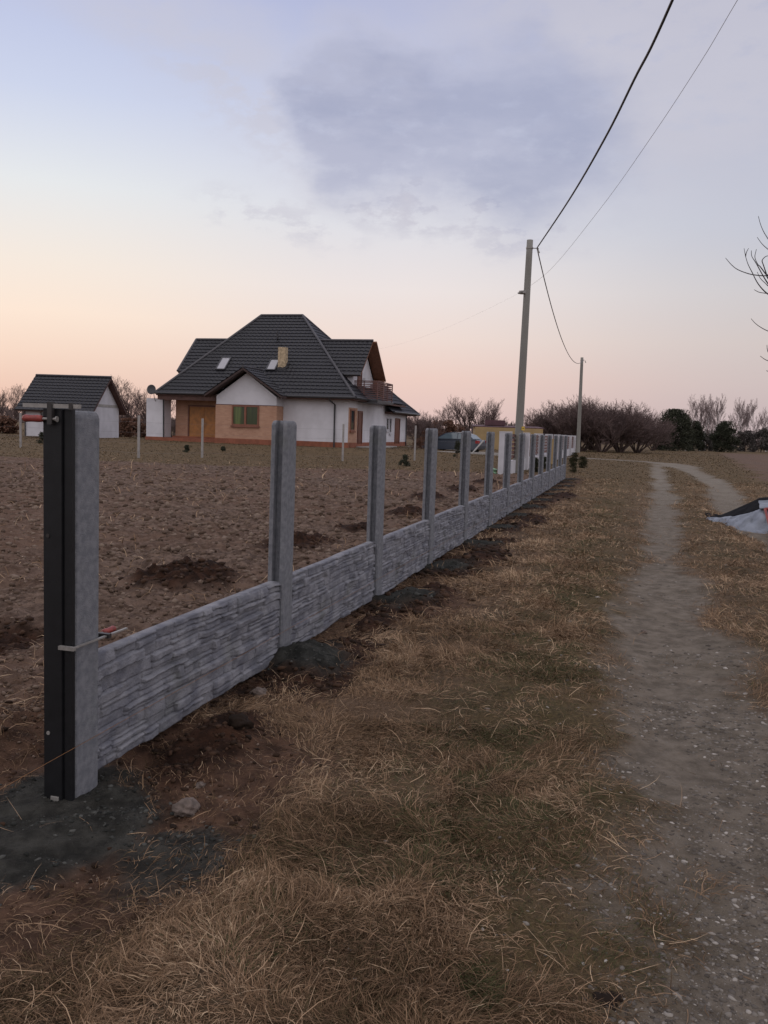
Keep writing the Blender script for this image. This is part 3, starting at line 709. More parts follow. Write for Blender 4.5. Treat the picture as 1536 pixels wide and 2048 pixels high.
for zz, rx, ry in ((-.02, .22, .16), (.1, .34, .24), (.24, .42, .30), (.25, .44, .32)):
    rings.append([bm.verts.new(c+Vector((rx*(1.0 if abs(math.cos(k*PI/6)) > .8 else .9)*math.cos(k*PI/6), ry*math.sin(k*PI/6), zz-.1))) for k in range(12)])
for a, b in zip(rings, rings[1:]):
    for k in range(12): bm.faces.new((a[k], a[(k+1) % 12], b[(k+1) % 12], b[k]))
bm.faces.new(rings[0]); from_bm('tray', bm, M['redmetal'], wb)
bm = bmesh.new(); c = at(1700, 1060, 14.0)-W0; tube(bm, [c+Vector((0, -.04, 0)), c+Vector((0, .04, 0))], .18, 20); from_bm('wheel', bm, M['tyre'], wb)

# ------------------------------------------------------------------ house
house = thing('house', 'white and brick bungalow with steep dark hipped roof, dormers and corner balcony', 'house', tuple(HOUSE), -HA)
def Q(u, v, w): return Vector((-u, v, w))
def tiles(bm, pts, course=.35, wave=.31, step=.0775, amp=.023, lift=.040):
    """tiled sheet over a planar convex polygon given by 3-D points; courses parallel to the horizontal"""
    P = [Vector(p) for p in pts]; nrm = (P[1]-P[0]).cross(P[2]-P[0]).normalized()
    if nrm.z < 0: nrm = -nrm
    a = Vector((0, 0, 1)).cross(nrm).normalized(); s = nrm.cross(a).normalized()
    if s.z < 0: s = -s; a = -a
    O = P[0]; q = [((p-O).dot(a), (p-O).dot(s)) for p in P]
    s0 = min(y for _, y in q); s1 = max(y for _, y in q)
    def span(t):
        xs_ = []
        for (x0, y0), (x1, y1) in zip(q, q[1:]+q[:1]):
            if (y0-t)*(y1-t) <= 0 and abs(y1-y0) > 1e-6: xs_.append(x0+(x1-x0)*(t-y0)/(y1-y0))
            elif abs(y1-y0) <= 1e-6 and abs(y0-t) < 1e-4: xs_ += [x0, x1]
        return (min(xs_), max(xs_)) if xs_ else None
    t = s0
    while t < s1-.02:
        t2 = min(t+course, s1); A = span(t+1e-4); B = span(t2-1e-4)
        if A and B:
            m = max(2, int((max(A[1]-A[0], B[1]-B[0]))/step)); prev = None
            for k in range(m+1):
                f = k/m; xa = A[0]+(A[1]-A[0])*f; xb = B[0]+(B[1]-B[0])*f
                wa = amp*math.sin(2*PI*xa/wave); wb_ = amp*math.sin(2*PI*xb/wave)
                v0 = bm.verts.new(O+a*xa+s*t+nrm*(-.01)); v1 = bm.verts.new(O+a*xa+s*t+nrm*(lift+wa)); v2 = bm.verts.new(O+a*xb+s*t2+nrm*(wb_*.7))
                if prev:
                    bm.faces.new((prev[0], v0, v1, prev[1])); bm.faces.new((prev[1], v1, v2, prev[2]))
                prev = (v0, v1, v2)
        t = t2
def caps(bm, segs, r=.09):
    for a, b in segs: tube(bm, [Vector(a)+Vector((0, 0, .03)), Vector(b)+Vector((0, 0, .03))], r, 8)
E0 = 2.90; RU0, RU1, RV, RW = 5.4, 8.5, 5.85, 8.70
e_l, e_r, e_f, e_b = 13.0, -.62, -.72, 12.4
roof = thing('roof', None, None); roof.parent = house; del_keys = None
bm = bmesh.new()
front_poly = [Q(e_r, e_f, E0), Q(e_l, e_f, E0), Q(RU1, RV, RW), Q(RU0, RV, RW)]
tiles(bm, front_poly)
tiles(bm, [Q(e_r, e_f, E0), Q(RU0, RV, RW), Q(e_r, e_b, E0)])
tiles(bm, [Q(e_l, e_f, E0), Q(RU1, RV, RW), Q(e_l, e_b, E0)])
tiles(bm, [Q(e_r, e_b, E0), Q(e_l, e_b, E0), Q(RU1, RV, RW), Q(RU0, RV, RW)], step=.3)
kf = (RW-E0)/(RV-e_f)         # front pitch
kr = (RW-E0)/(RU0-e_r); kl = (RW-E0)/(e_l-RU1)
caps_segs = [(Q(RU0, RV, RW), Q(RU1, RV, RW)), (Q(e_r, e_f, E0), Q(RU0, RV, RW)), (Q(e_l, e_f, E0), Q(RU1, RV, RW)), (Q(e_r, e_b, E0), Q(RU0, RV, RW)), (Q(e_l, e_b, E0), Q(RU1, RV, RW))]
# right dormer: ridge towards the side, gable plane at u = -.3
dv, dw, dl = 4.0, 6.80, 4.42
ue = lambda w: e_r+(w-E0)/kr
half = 2.62
tiles(bm, [Q(-.3, dv, dw), Q(ue(dw), dv, dw), Q(ue(dl), dv-half, dl), Q(-.3, dv-half, dl)])
tiles(bm, [Q(-.3, dv, dw), Q(ue(dw), dv, dw), Q(ue(dl), dv+half, dl), Q(-.3, dv+half, dl)])
caps_segs += [(Q(-.3, dv, dw), Q(ue(dw), dv, dw))]
# left dormer
ul = lambda w: e_l-(w-E0)/kl
gl = 12.55
tiles(bm, [Q(gl, dv, dw), Q(ul(dw), dv, dw), Q(ul(dl), dv-half, dl), Q(gl+.0, dv-half, dl)])
tiles(bm, [Q(gl, dv, dw), Q(ul(dw), dv, dw), Q(ul(dl), dv+half, dl), Q(gl, dv+half, dl)])
caps_segs += [(Q(gl, dv, dw), Q(ul(dw), dv, dw)), (Q(gl, dv, dw), Q(gl, dv-half, dl))]
# bay gable roof
bu, bw, bhu = 6.38, 4.56, 2.6; be = 2.86; bvf = -1.75
vb = lambda w: e_f+(w-E0)/kf
tiles(bm, [Q(bu, bvf, bw), Q(bu, vb(bw), bw), Q(bu+bhu, vb(be), be), Q(bu+bhu, bvf, be)])
tiles(bm, [Q(bu, bvf, bw), Q(bu, vb(bw), bw), Q(bu-bhu, vb(be), be), Q(bu-bhu, bvf, be)])
caps_segs += [(Q(bu, bvf, bw), Q(bu, vb(bw), bw))]
# rear right wing
we, wv1, wr_u, wr_w = 2.32, 17.0, 4.6, 6.75
wp = (wr_w-we)/(wr_u+.6)
tiles(bm, [Q(-.6, 8.3, we), Q(-.6, wv1, we), Q(wr_u, wv1-5.2, wr_w), Q(wr_u, 8.3, wr_w)])
tiles(bm, [Q(-.6, wv1, we), Q(wr_u, wv1-5.2, wr_w), Q(9.8, wv1, we)], step=.3)
tiles(bm, [Q(9.8, wv1, we), Q(wr_u, wv1-5.2, wr_w), Q(wr_u, 8.3, wr_w), Q(9.8, 8.3, we)], step=.3)
caps_segs += [(Q(-.6, wv1, we), Q(wr_u, wv1-5.2, wr_w)), (Q(wr_u, 8.3, wr_w), Q(wr_u, wv1-5.2, wr_w))]
from_bm('roof_tiles', bm, M['tile'], roof)
bm = bmesh.new(); caps(bm, caps_segs, .085); from_bm('ridge_caps', bm, M['cap'], roof)
# soffit, fascia, gutters
bm = bmesh.new(); th = .05
def slab(bm, pts, t=.05):
    a = [bm.verts.new(p) for p in pts]; b = [bm.verts.new(Vector(p)-Vector((0, 0, t))) for p in pts]; n = len(pts)
    bm.faces.new(a); bm.faces.new(b[::-1])
    for k in range(n): bm.faces.new((a[k], b[k], b[(k+1) % n], a[(k+1) % n]))
slab(bm, [Q(e_r+.03, e_f+.03, E0-.05), Q(e_l-.03, e_f+.03, E0-.05), Q(e_l-.03, e_b, E0-.05), Q(e_r+.03, e_b, E0-.05)], .12)
from_bm('soffit', bm, M['brown'], roof)
bm = bmesh.new()
# underside boards of the dormer overhangs and bay rakes
def under(bm, a, b, c, d, t=.09):
    pts = [Vector(p)-Vector((0, 0, .03)) for p in (a, b, c, d)]; slab(bm, pts, t)
under(bm, Q(-.55, dv, dw), Q(.29, dv, dw), Q(.29, dv+half, dl), Q(-.55, dv+half, dl)); under(bm, Q(-.3, dv, dw), Q(.29, dv, dw), Q(.29, dv-half, dl), Q(-.3, dv-half, dl))
# brown timber infill that carries the far rake down to the balcony
slab(bm, [Q(-.45, dv+half-.02, dl-.05), Q(.29, dv+half-.02, dl-.05), Q(.29, dv+half-.25, dl-.05), Q(-.45, dv+half-.25, dl-.05)], 1.45)
from_bm('dormer_soffit', bm, M['soffit'], roof)
def part_under(*q, t=.14):
    bm = bmesh.new(); under(bm, *q, t); return from_bm('fascia', bm, M['darktrim'], roof)
for sg in (1, -1): part_under(Q(bu, bvf+.02, bw), Q(bu, -.9, bw), Q(bu+sg*bhu, -.9, be), Q(bu+sg*bhu, bvf+.02, be))
for sg in (1, -1): part_under(Q(gl-.03, dv, dw), Q(gl-.9, dv, dw), Q(gl-.9, dv+sg*half, dl), Q(gl-.03, dv+sg*half, dl), t=.09)
bm = bmesh.new(); slab(bm, [Q(-.5, 8.6, we-.02), Q(.3, 8.6, we-.02), Q(.3, wv1-.2, we-.02), Q(-.5, wv1-.2, we-.02)], .14); from_bm('fascia', bm, M['brown'], roof)
# porch beam
bm = bmesh.new(); prism(bm, [(-8.5, -.60), (-12.9, -.60), (-12.9, 1.0), (-12.75, 1.0), (-12.75, -.40), (-8.5, -.40)], 2, 2.46, E0-.16); from_bm('porch_beam', bm, M['brown'], roof)
for a, b in ((Q(e_r-.05, e_f-.07, E0-.02), Q(bu-bhu, e_f-.07, E0-.02)), (Q(bu+bhu, e_f-.07, E0-.02), Q(e_l, e_f-.07, E0-.02)), (Q(e_r-.07, e_f, E0-.02), Q(e_r-.07, 8.2, E0-.02)), (Q(-.67, 8.7, we-.03), Q(-.67, wv1, we-.03)), (Q(-.32, dv-half-.05, dl-.02), Q(.8, dv-half-.05, dl-.02))):
    bm = bmesh.new(); tube(bm, [a, b], .075, 8); from_bm('gutter', bm, M['gutter'], roof)
# chimney, vent, skylights
def fz(v): return E0+(v-e_f)*kf
bm = bmesh.new(); box(bm, Q(5.36, 1.40, 3.9), Q(4.85, 1.86, 6.10), .012); chm = from_bm('chimney', bm, M['chimney'], roof)
bx('chimney_flashing', Q(5.46, 1.26, fz(1.26)-.2), Q(4.75, 1.6, fz(1.3)+.10), M['gutter'], roof)
bm = bmesh.new(); v_ = 3.6; z_ = fz(v_); tube(bm, [Q(6.3, v_, z_-.05), Q(6.3, v_, z_+.15), Q(6.32, v_-.05, z_+.62)], [.12, .07, .05], 8); from_bm('vent_pipe', bm, M['gutter'], roof)
# skylights: parallelograms in the photo; measured corners dropped on the slope
def sky_pt(px, py):
    n = Vector((0, -kf, 1)).normalized(); R = Matrix.Rotation(-HA, 3, 'Z')
    P0 = HOUSE+R @ Q(0, e_f, E0); w = on_plane(px, py, P0, R @ n); return R.transposed() @ (w-HOUSE)+n*.03
for cs in (((445, 717), (462, 717), (451, 740), (433, 740)), ((544, 720.5), (560, 720.5), (551, 741), (532, 741))):
    p = [sky_pt(*c) for c in cs]; u0 = sum(-q.x for q in (p[0], p[3]))/2; u1 = sum(-q.x for q in (p[1], p[2]))/2; v0 = (p[2].y+p[3].y)/2; v1 = (p[0].y+p[1].y)/2
    sk = thing('skylight', None, None); sk.parent = roof
    bm = bmesh.new(); n = Vector((0, -kf, 1)).normalized()
    def S(u, v, h): return Q(u, v, fz(v))+n*h
    def ringbar(u0, u1, v0, v1, t, h):
        for a, b in (((u0, v0), (u1, v0)), ((u0, v1), (u1, v1))): obox(bm, S(a[0], a[1], h), S(b[0], b[1], h), t, .1, up=n)
        for a, b in (((u0, v0), (u0, v1)), ((u1, v0), (u1, v1))): obox(bm, S(a[0], a[1], h+.003), S(b[0], b[1], h+.003), t, .1, up=n)
    ringbar(u0, u1, v0, v1, .08, .07); from_bm('skylight_frame', bm, M['gutter'], sk)
    bm = bmesh.new(); f = [bm.verts.new(S(u, v, .095)) for u, v in ((u0-.03, v0+.03), (u1+.03, v0+.03), (u1+.03, v1-.03), (u0-.03, v1-.03))]; bm.faces.new(f)
    M.setdefault('skyglass', mk('skylight_glass', (.30, .30, .34), .12, .05, 2., spec=.9)); from_bm('pane', bm, M['skyglass'], sk)
def clean(o):
    for k in ('label', 'category', 'group'):
        if k in o: del o[k]
# walls
H0 = -.02
bm = bmesh.new()
fp = [(0, 0), (-8.5, 0), (-8.5, 1.0), (-12.4, 1.0), (-12.4, 11.8), (-.0, 11.8)]
prism(bm, fp, 2, .1, E0-.1)
box(bm, Q(.02, 8.6, .1), Q(9.4, 15.5, we-.06))                                   # wing
# bay upper part with gable
prism(bm, [(-4.36, 2.25), (-8.45, 2.25), (-8.45, be-.08), (-(bu), bw-.32), (-4.36, be-.08)], 1, -1.1, .3)
# dormer gable walls
prism(bm, [(dv-half+.35, 3.0), (dv+half-.35, 3.0), (dv+half-.35, dl-.02), (dv, dw-.30), (dv-half+.35, dl-.02)], 0, -.30, -3.4)
prism(bm, [(dv-half+.25, 3.2), (dv+half-.25, 3.2), (dv+half-.25, dl-.02), (dv, dw-.30), (dv-half+.25, dl-.02)], 0, -12.1, -10.3)
box(bm, Q(12.74, 0, .0), Q(14.06, .9, 2.55))
from_bm('wall', bm, M['white'], house)
bm = bmesh.new()
box(bm, Q(4.33, -1.13, .1), Q(8.48, -.02, 2.23)); from_bm('brick_cladding', bm, M['brick'], house)
bm = bmesh.new(); box(bm, Q(8.47, .97, .1), Q(12.43, 1.3, 2.9)); from_bm('brick_cladding', bm, M['brick'], house)
bm = bmesh.new(); box(bm, Q(-.03, .02, .1), Q(.5, 1.82, 2.3))
from_bm('brick_cladding', bm, M['brick'], house)
bm = bmesh.new(); pl = .03
box(bm, Q(-pl, -pl, -.5), Q(8.6, .5, .115)); box(bm, Q(4.30, -1.16, -.5), Q(8.51, -.0, .115)); box(bm, Q(8.4, .6, -.5), Q(12.46, 1.6, .115)); box(bm, Q(-pl, .3, -.5), Q(1, 8.55, .112)); box(bm, Q(-.01, 8.5, -.5), Q(1, 15.53, .112))
box(bm, Q(12.70, -.04, -.5), Q(14.1, .94, .02)); box(bm, Q(8.52, -.5, -.5), Q(12.69, .7, .0))
from_bm('plinth', bm, M['rust'], house)
bx('steps', Q(-.04, 1.7, -.5), Q(-1.1, 8.2, -.13), M['kerb'], house, .01)
bx('trim_band', Q(4.31, -1.15, 2.225), Q(8.5, -1.10, 2.26), M['brown'], house)
def window(face, a0, a1, z0, z1, depth, mull=1, glass='glass', fm='brown', sill=True):
    """face 'f': front plane v=depth, a = u ; face 'r': right plane u=depth, a = v"""
    w = thing('window', None, None); clean(w); w.parent = house
    def P(a, o, z): return Q(a, depth-o, z) if face == 'f' else Q(depth-o, a, z)
    bm = bmesh.new(); t = .09
    box(bm, P(a0, 0, z0), P(a0+t, .06, z1)); box(bm, P(a1-t, 0, z0), P(a1, .06, z1)); box(bm, P(a0+t, 0, z1-t), P(a1-t, .058, z1)); box(bm, P(a0+t, 0, z0), P(a1-t, .058, z0+t))
    for k in range(mull):
        c = a0+(a1-a0)*(k+1)/(mull+1); box(bm, P(c-.07, 0, z0+t), P(c+.07, .056, z1-t))
    from_bm('window_frame', bm, M[fm], w)
    bm = bmesh.new(); box(bm, P(a0+t, -.02, z0+t), P(a1-t, .02, z1-t)); from_bm('pane', bm, M[glass], w)
    if sill: bm = bmesh.new(); box(bm, P(a0-.05, 0, z0-.10), P(a1+.05, .12, z0-.003)); from_bm('window_sill', bm, M[fm], w)
    return w
def curtain_glass():
    m = bpy.data.materials.new('window_with_green_curtain'); m.use_nodes = True; N = NT(m.node_tree); b = N.n['Principled BSDF']
    tc = N.node('ShaderNodeTexCoord').outputs['Object']; v = N.vmath('MULTIPLY', tc, (1., 1., .05))
    f = N.noise(v, 3.2, 2)
    N.l.new(N.ramp(f, [(.3, (.02, .03, .018, 1)), (.5, (.045, .06, .02, 1)), (.62, (.12, .16, .05, 1)), (.75, (.03, .035, .02, 1))]), b.inputs['Base Color'])
    b.inputs['Roughness'].default_value = .15; b.inputs['Specular IOR Level'].default_value = .5
    return m
M['curtain'] = curtain_glass()
M['frame'] = mk('window_brown', (.20, .075, .045), .6, .15, 5.)
window('f', 5.5, 7.33, .95, 2.22, -1.13, 1, 'curtain', 'frame')
window('r', .25, 1.15, .85, 2.2, -.03, 0, 'glass', 'frame')
window('r', 9.1, 9.75, .95, 1.9, .02, 0, 'glass', 'whitepaint'); window('r', 9.95, 10.55, .75, 1.9, .02, 0, 'glass', 'whitepaint')
def door(face, a0, a1, z0, z1, depth, mt, panels=2):
    w = thing('door', None, None); clean(w); w.parent = house
    def P(a, o, z): return Q(a, depth-o, z) if face == 'f' else Q(depth-o, a, z)
    bm = bmesh.new(); t = .1; box(bm, P(a0, 0, z0), P(a0+t, .07, z1)); box(bm, P(a1-t, 0, z0), P(a1, .07, z1)); box(bm, P(a0+t, 0, z1-t), P(a1-t, .068, z1)); from_bm('door_frame', bm, M['darkdoor'], w)
    n = panels; W_ = (a1-a0-2*t)/n
    for k in range(n):
        bm = bmesh.new(); x0 = a0+t+k*W_+.012; x1 = x0+W_-.024
        box(bm, P(x0, -.02, z0+.02), P(x1, .03, z1-t-.01))
        for m_ in range(2):
            zz = z0+.15+m_*(z1-z0-.3)/2; box(bm, P(x0+.12, .03, zz), P(x1-.12, .045, zz+(z1-z0-.6)/2))
        from_bm('door_leaf', bm, mt, w)
    bm = bmesh.new(); c = a0+t+W_-.1; tube(bm, [P(c, .05, z0+1.02), P(c, .1, z0+1.02), P(c+.1, .1, z0+1.02)], .012, 6); from_bm('handle', bm, M['steel'], w)
door('f', 9.05, 11.5, .0, 2.2, .97, M['doorwood'], 2)
door('r', 1.95, 2.95, .02, 2.15, -.0, M['darkdoor'], 1)
door('r', 11.6, 13.1, -.02, 1.9, .02, M['darkdoor'], 1)
# balcony
bal = thing('balcony', None, None); clean(bal); bal.parent = house
b0, b1, bo = 2.05, 5.75, -1.25
bx('slab', Q(.8, b0-.05, 2.70), Q(bo-.05, b1+.05, 2.86), M['gutter'], bal)
rl = thing('railing', None, None); clean(rl); rl.parent = bal
bm = bmesh.new()
corner = [(.55, b0), (bo, b0), (bo, b1), (.55, b1)]
for (ua, va), (ub, vb_) in zip(corner, corner[1:]):
    for k in range(9):
        zz = 2.98+k*.125; obox(bm, Q(ua, va, zz), Q(ub, vb_, zz), .03, .05)
    obox(bm, Q(ua, va, 4.06), Q(ub, vb_, 4.06), .07, .06)
for u_, v_ in corner+[(-.35, b0), (bo, (b0+b1)/2-.6), (bo, (b0+b1)/2+.6)]: obox(bm, Q(u_, v_, 2.86), Q(u_, v_, 4.05), .06, .06, up=Vector((0, 1, 0)))
from_bm('rails', bm, M['slat'], rl)
door('r', 2.6, 3.5, 2.9, 4.85, .30, M['darkdoor'], 1)
bx('flower_pot', Q(-.25, b0-.1, 4.09), Q(-.45, b0+.15, 4.25), M['whitepaint'], bal)
# downpipes
def pipe(name, pts, r, parent, m='gutter'): bm = bmesh.new(); tube(bm, pts, r, 8); return from_bm(name, bm, M[m], parent)
pipe('downpipe', [Q(1.05, e_f, E0-.05), Q(1.0, e_f+.1, E0-.25), Q(.88, -.1, 2.45), Q(.86, -.09, -.3)], .055, house)
pipe('downpipe', [Q(12.72, -.15, 2.5), Q(12.72, -.08, -.2)], .05, house)
pipe('downpipe', [Q(-.05, 15.0, we-.1), Q(-.08, 15.0, -.3)], .045, house)
# satellite dish
dish = thing('satellite_dish', None, None); clean(dish); dish.parent = house
bm = bmesh.new(); c = Q(13.55, -.25, 3.08); d = Vector((.45, -1, .35)).normalized(); u_, v_ = frame_of(d); rings = []
for k in range(7):
    r = .34*k/6; rings.append([bm.verts.new(c+d*(.09*(k/6)**2)+(u_*math.cos(a*PI/10)*r*.85+v_*math.sin(a*PI/10)*r)) for a in range(20)] if k else [bm.verts.new(c)])
for k in range(20): bm.faces.new((rings[0][0], rings[1][k], rings[1][(k+1) % 20]))
for a, b in zip(rings[1:], rings[2:]):
    for k in range(20): bm.faces.new((a[k], a[(k+1) % 20], b[(k+1) % 20], b[k]))
o = from_bm('dish', bm, M['gutter'], dish, smooth=True); md = o.modifiers.new('t', 'SOLIDIFY'); md.thickness = .02
bm = bmesh.new(); tube(bm, [Q(13.4, .05, 2.3), Q(13.4, -.15, 2.6), Q(13.45, -.18, 3.1)], .025, 6); tube(bm, [c-Vector((0, 0, .3)), c+d*.38-Vector((0, 0, .05))], .012, 5); from_bm('mount', bm, M['steel'], dish)
clean(roof)
for o in bpy.data.objects:
    if o.name.startswith('skylight'): clean(o)

# ------------------------------------------------------------------ garage
GA = math.radians(6.5); g0 = at(181, 871, 64.5); g0.z = .10
gar = thing('garage', 'small white garage with dark tiled gable roof behind the near post', 'garage', tuple(g0), -GA)
gw, gd = 5.15, 5.0; ge, gr = 2.35, 4.55
bm = bmesh.new()
prism(bm, [(0, 0), (gd, 0), (gd, ge), (gd/2, gr-.22), (0, ge)], 0, 0, -gw); from_bm('wall', bm, M['white'], gar)
bx('string_course', (.004, .3, ge+.02), (.03, gd-.3, ge+.22), M['kerb'], gar)
grf = thing('roof', None, None); clean(grf); grf.parent = gar
ov = .48; kk = (gr-ge)/(gd/2)
bm = bmesh.new()
tiles(bm, [(ov, -ov, ge-ov*kk+.1), (-gw-ov, -ov, ge-ov*kk+.1), (-gw-ov, gd/2, gr+.1), (ov, gd/2, gr+.1)])
tiles(bm, [(ov, gd+ov, ge-ov*kk+.1), (-gw-ov, gd+ov, ge-ov*kk+.1), (-gw-ov, gd/2, gr+.1), (ov, gd/2, gr+.1)], step=.3)
from_bm('roof_tiles', bm, M['tile'], grf)
bm = bmesh.new(); caps(bm, [((ov, gd/2, gr+.1), (-gw-ov, gd/2, gr+.1))], .08); from_bm('ridge_caps', bm, M['cap'], grf)
bm = bmesh.new()
for s_ in (-1, 1):
    y_ = gd/2+s_*(gd/2+ov); bm = bmesh.new()
    slab(bm, [(ov-.02, gd/2, gr+.06), (-gw-ov+.02, gd/2, gr+.06), (-gw-ov+.02, y_, ge-ov*kk+.06), (ov-.02, y_, ge-ov*kk+.06)], .16)
    from_bm('fascia', bm, M['brown'], grf)
bm = bmesh.new(); tube(bm, [(ov, -ov-.08, ge-ov*kk+.05), (-gw-ov, -ov-.08, ge-ov*kk+.05)], .07, 8); from_bm('gutter', bm, M['gutter'], grf)
pipe('downpipe', [(-gw-.2, -ov, ge-ov*kk), (-gw+.05, -.1, ge-.55), (-gw+.05, -.07, 0)], .045, gar)
w = thing('window', None, None); clean(w); w.parent = gar
wx0 = -3.9; bx('window_frame', (wx0, -.05, 1.1), (wx0+1.3, -.002, 2.15), M['brown'], w); bx('pane', (wx0+.08, -.055, 1.18), (wx0+1.22, -.052, 2.07), M['glass'], w)

# ------------------------------------------------------------------ wire fence in front of the house
wf = thing('wire_fence', 'thin wire fence on slim grey posts between ploughed field and house', 'fence', (0, 0, 0))
wp_ = []
for px, py, top in ((-60, 890, 820), (41, 895, 826), (277, 916, 831), (404, 915, 837), (685, 922, 848), (829, 921, 851), (955, 925, 860)):
    b = gnd(px, py); t = at(px+(1 if px > 600 else 0), top, b.y); zg = gz(b.x, b.y)
    bm = bmesh.new(); r = .045
    prism(bm, [(-r, -r*.7), (r, -r*.7), (r, r), (-r, r)], 2, -.2, t.z-zg)
    bmesh.ops.bevel(bm, geom=bm.edges[:], offset=.008, segments=1, affect='EDGES')
    if px != 955: o = from_bm('post', bm, M['wirepost'], wf, loc=(b.x, b.y, zg))
    else: bm.free()
    wp_.append((b, t.z))
bm = bmesh.new()
for (a, ta), (b, tb) in zip(wp_, wp_[1:]):
    for f in (.12, .35, .6, .85): 
        pa = Vector((a.x, a.y-.05, ta*f)); pb = Vector((b.x, b.y-.05, tb*f)); tube(bm, [pa, (pa+pb)/2-Vector((0, 0, .03)), pb], .0022, 3)
from_bm('wire', bm, M['wiregrey'], wf)

# ------------------------------------------------------------------ neighbour's front fence
P0n = Vector((4.15, 30.2, 0)); P1n = Vector((15.3, 71.0, 0)); dn_ = (P1n-P0n); Ln = dn_.length; dn_.normalize(); an = math.atan2(dn_.y, dn_.x)
nf = thing('front_fence', 'white pillar fence with brown slat panels beyond the concrete posts', 'fence', tuple(P0n), an)
npil = 8; stp = (Ln)/(npil-1)
for k in range(npil):
    bm = bmesh.new(); x0 = k*stp; zg = gz(*(P0n+dn_*x0).xy)
    box(bm, (x0-.20, -.2, zg-.3), (x0+.20, .2, 1.50), .012); box(bm, (x0-.205, -.205, 1.503), (x0+.205, .205, 1.53), .005); from_bm('pillar', bm, M['whitepaint'], nf)
    if k < npil-1:
        bx('base_wall', (x0+.202, -.1, zg-.3), (x0+stp-.202, .1, .47), M['whitepaint'], nf)
        bm = bmesh.new()
        for j in range(6):
            zz = .56+j*.155; box(bm, (x0+.203, -.02, zz), (x0+stp-.203, .02, zz+.105))
        for xx in (x0+.3, x0+stp/2, x0+stp-.3): box(bm, (xx-.03, .022, .472), (xx+.03, .06, 1.46))
        from_bm('slat_panel', bm, M['slat'], nf)
pg = gnd(1104, 928)
c = thing('meter_cabinet', 'narrow yellow cabinet standing behind the white pillar fence', 'cabinet', (pg.x-.1, pg.y, gz(pg.x, pg.y)), .3)
bx('body', (-.1, -.15, 0), (.14, .15, 1.25), M['yellowwall'], c, .01); bx('lid', (-.12, -.17, 1.252), (.16, .17, 1.29), M['yellowwall'], c, .008)
pg = gnd(988, 950)
bm = bmesh.new(); tube(bm, [(0, 0, 0), (0, 0, .02), (0, 0, .16), (.01, 0, .19)], [.08, .11, .13, .06], 12)
tag(from_bm('bucket', bm, M['greenplastic'], loc=(pg.x, pg.y, gz(pg.x, pg.y))), 'small pale green plastic tub beside the first white pillar', 'tub')

# ------------------------------------------------------------------ far yellow building
yb_ = thing('yellow_outbuilding', 'long low yellow outbuilding with maroon roof behind the parked car', 'building', tuple(at(949, 893, 80)), -.06)
yb_.location.z = .0
bm = bmesh.new(); box(bm, (0, 0, 0), (6.2, 5, 2.05)); from_bm('wall', bm, M['yellowwall'], yb_)
bm = bmesh.new(); prism(bm, [(.0, 2.06), (5.3, 2.06), (5.3, 2.30), (.0, 2.12)], 0, -.15, 6.35); box(bm, (1.0, 2.2, 2.25), (2.9, 4, 2.75)); from_bm('roof', bm, M['maroon'], yb_)
bx('window', (3.2, -.04, 1.0), (4.0, -.002, 1.5), M['glass'], yb_)

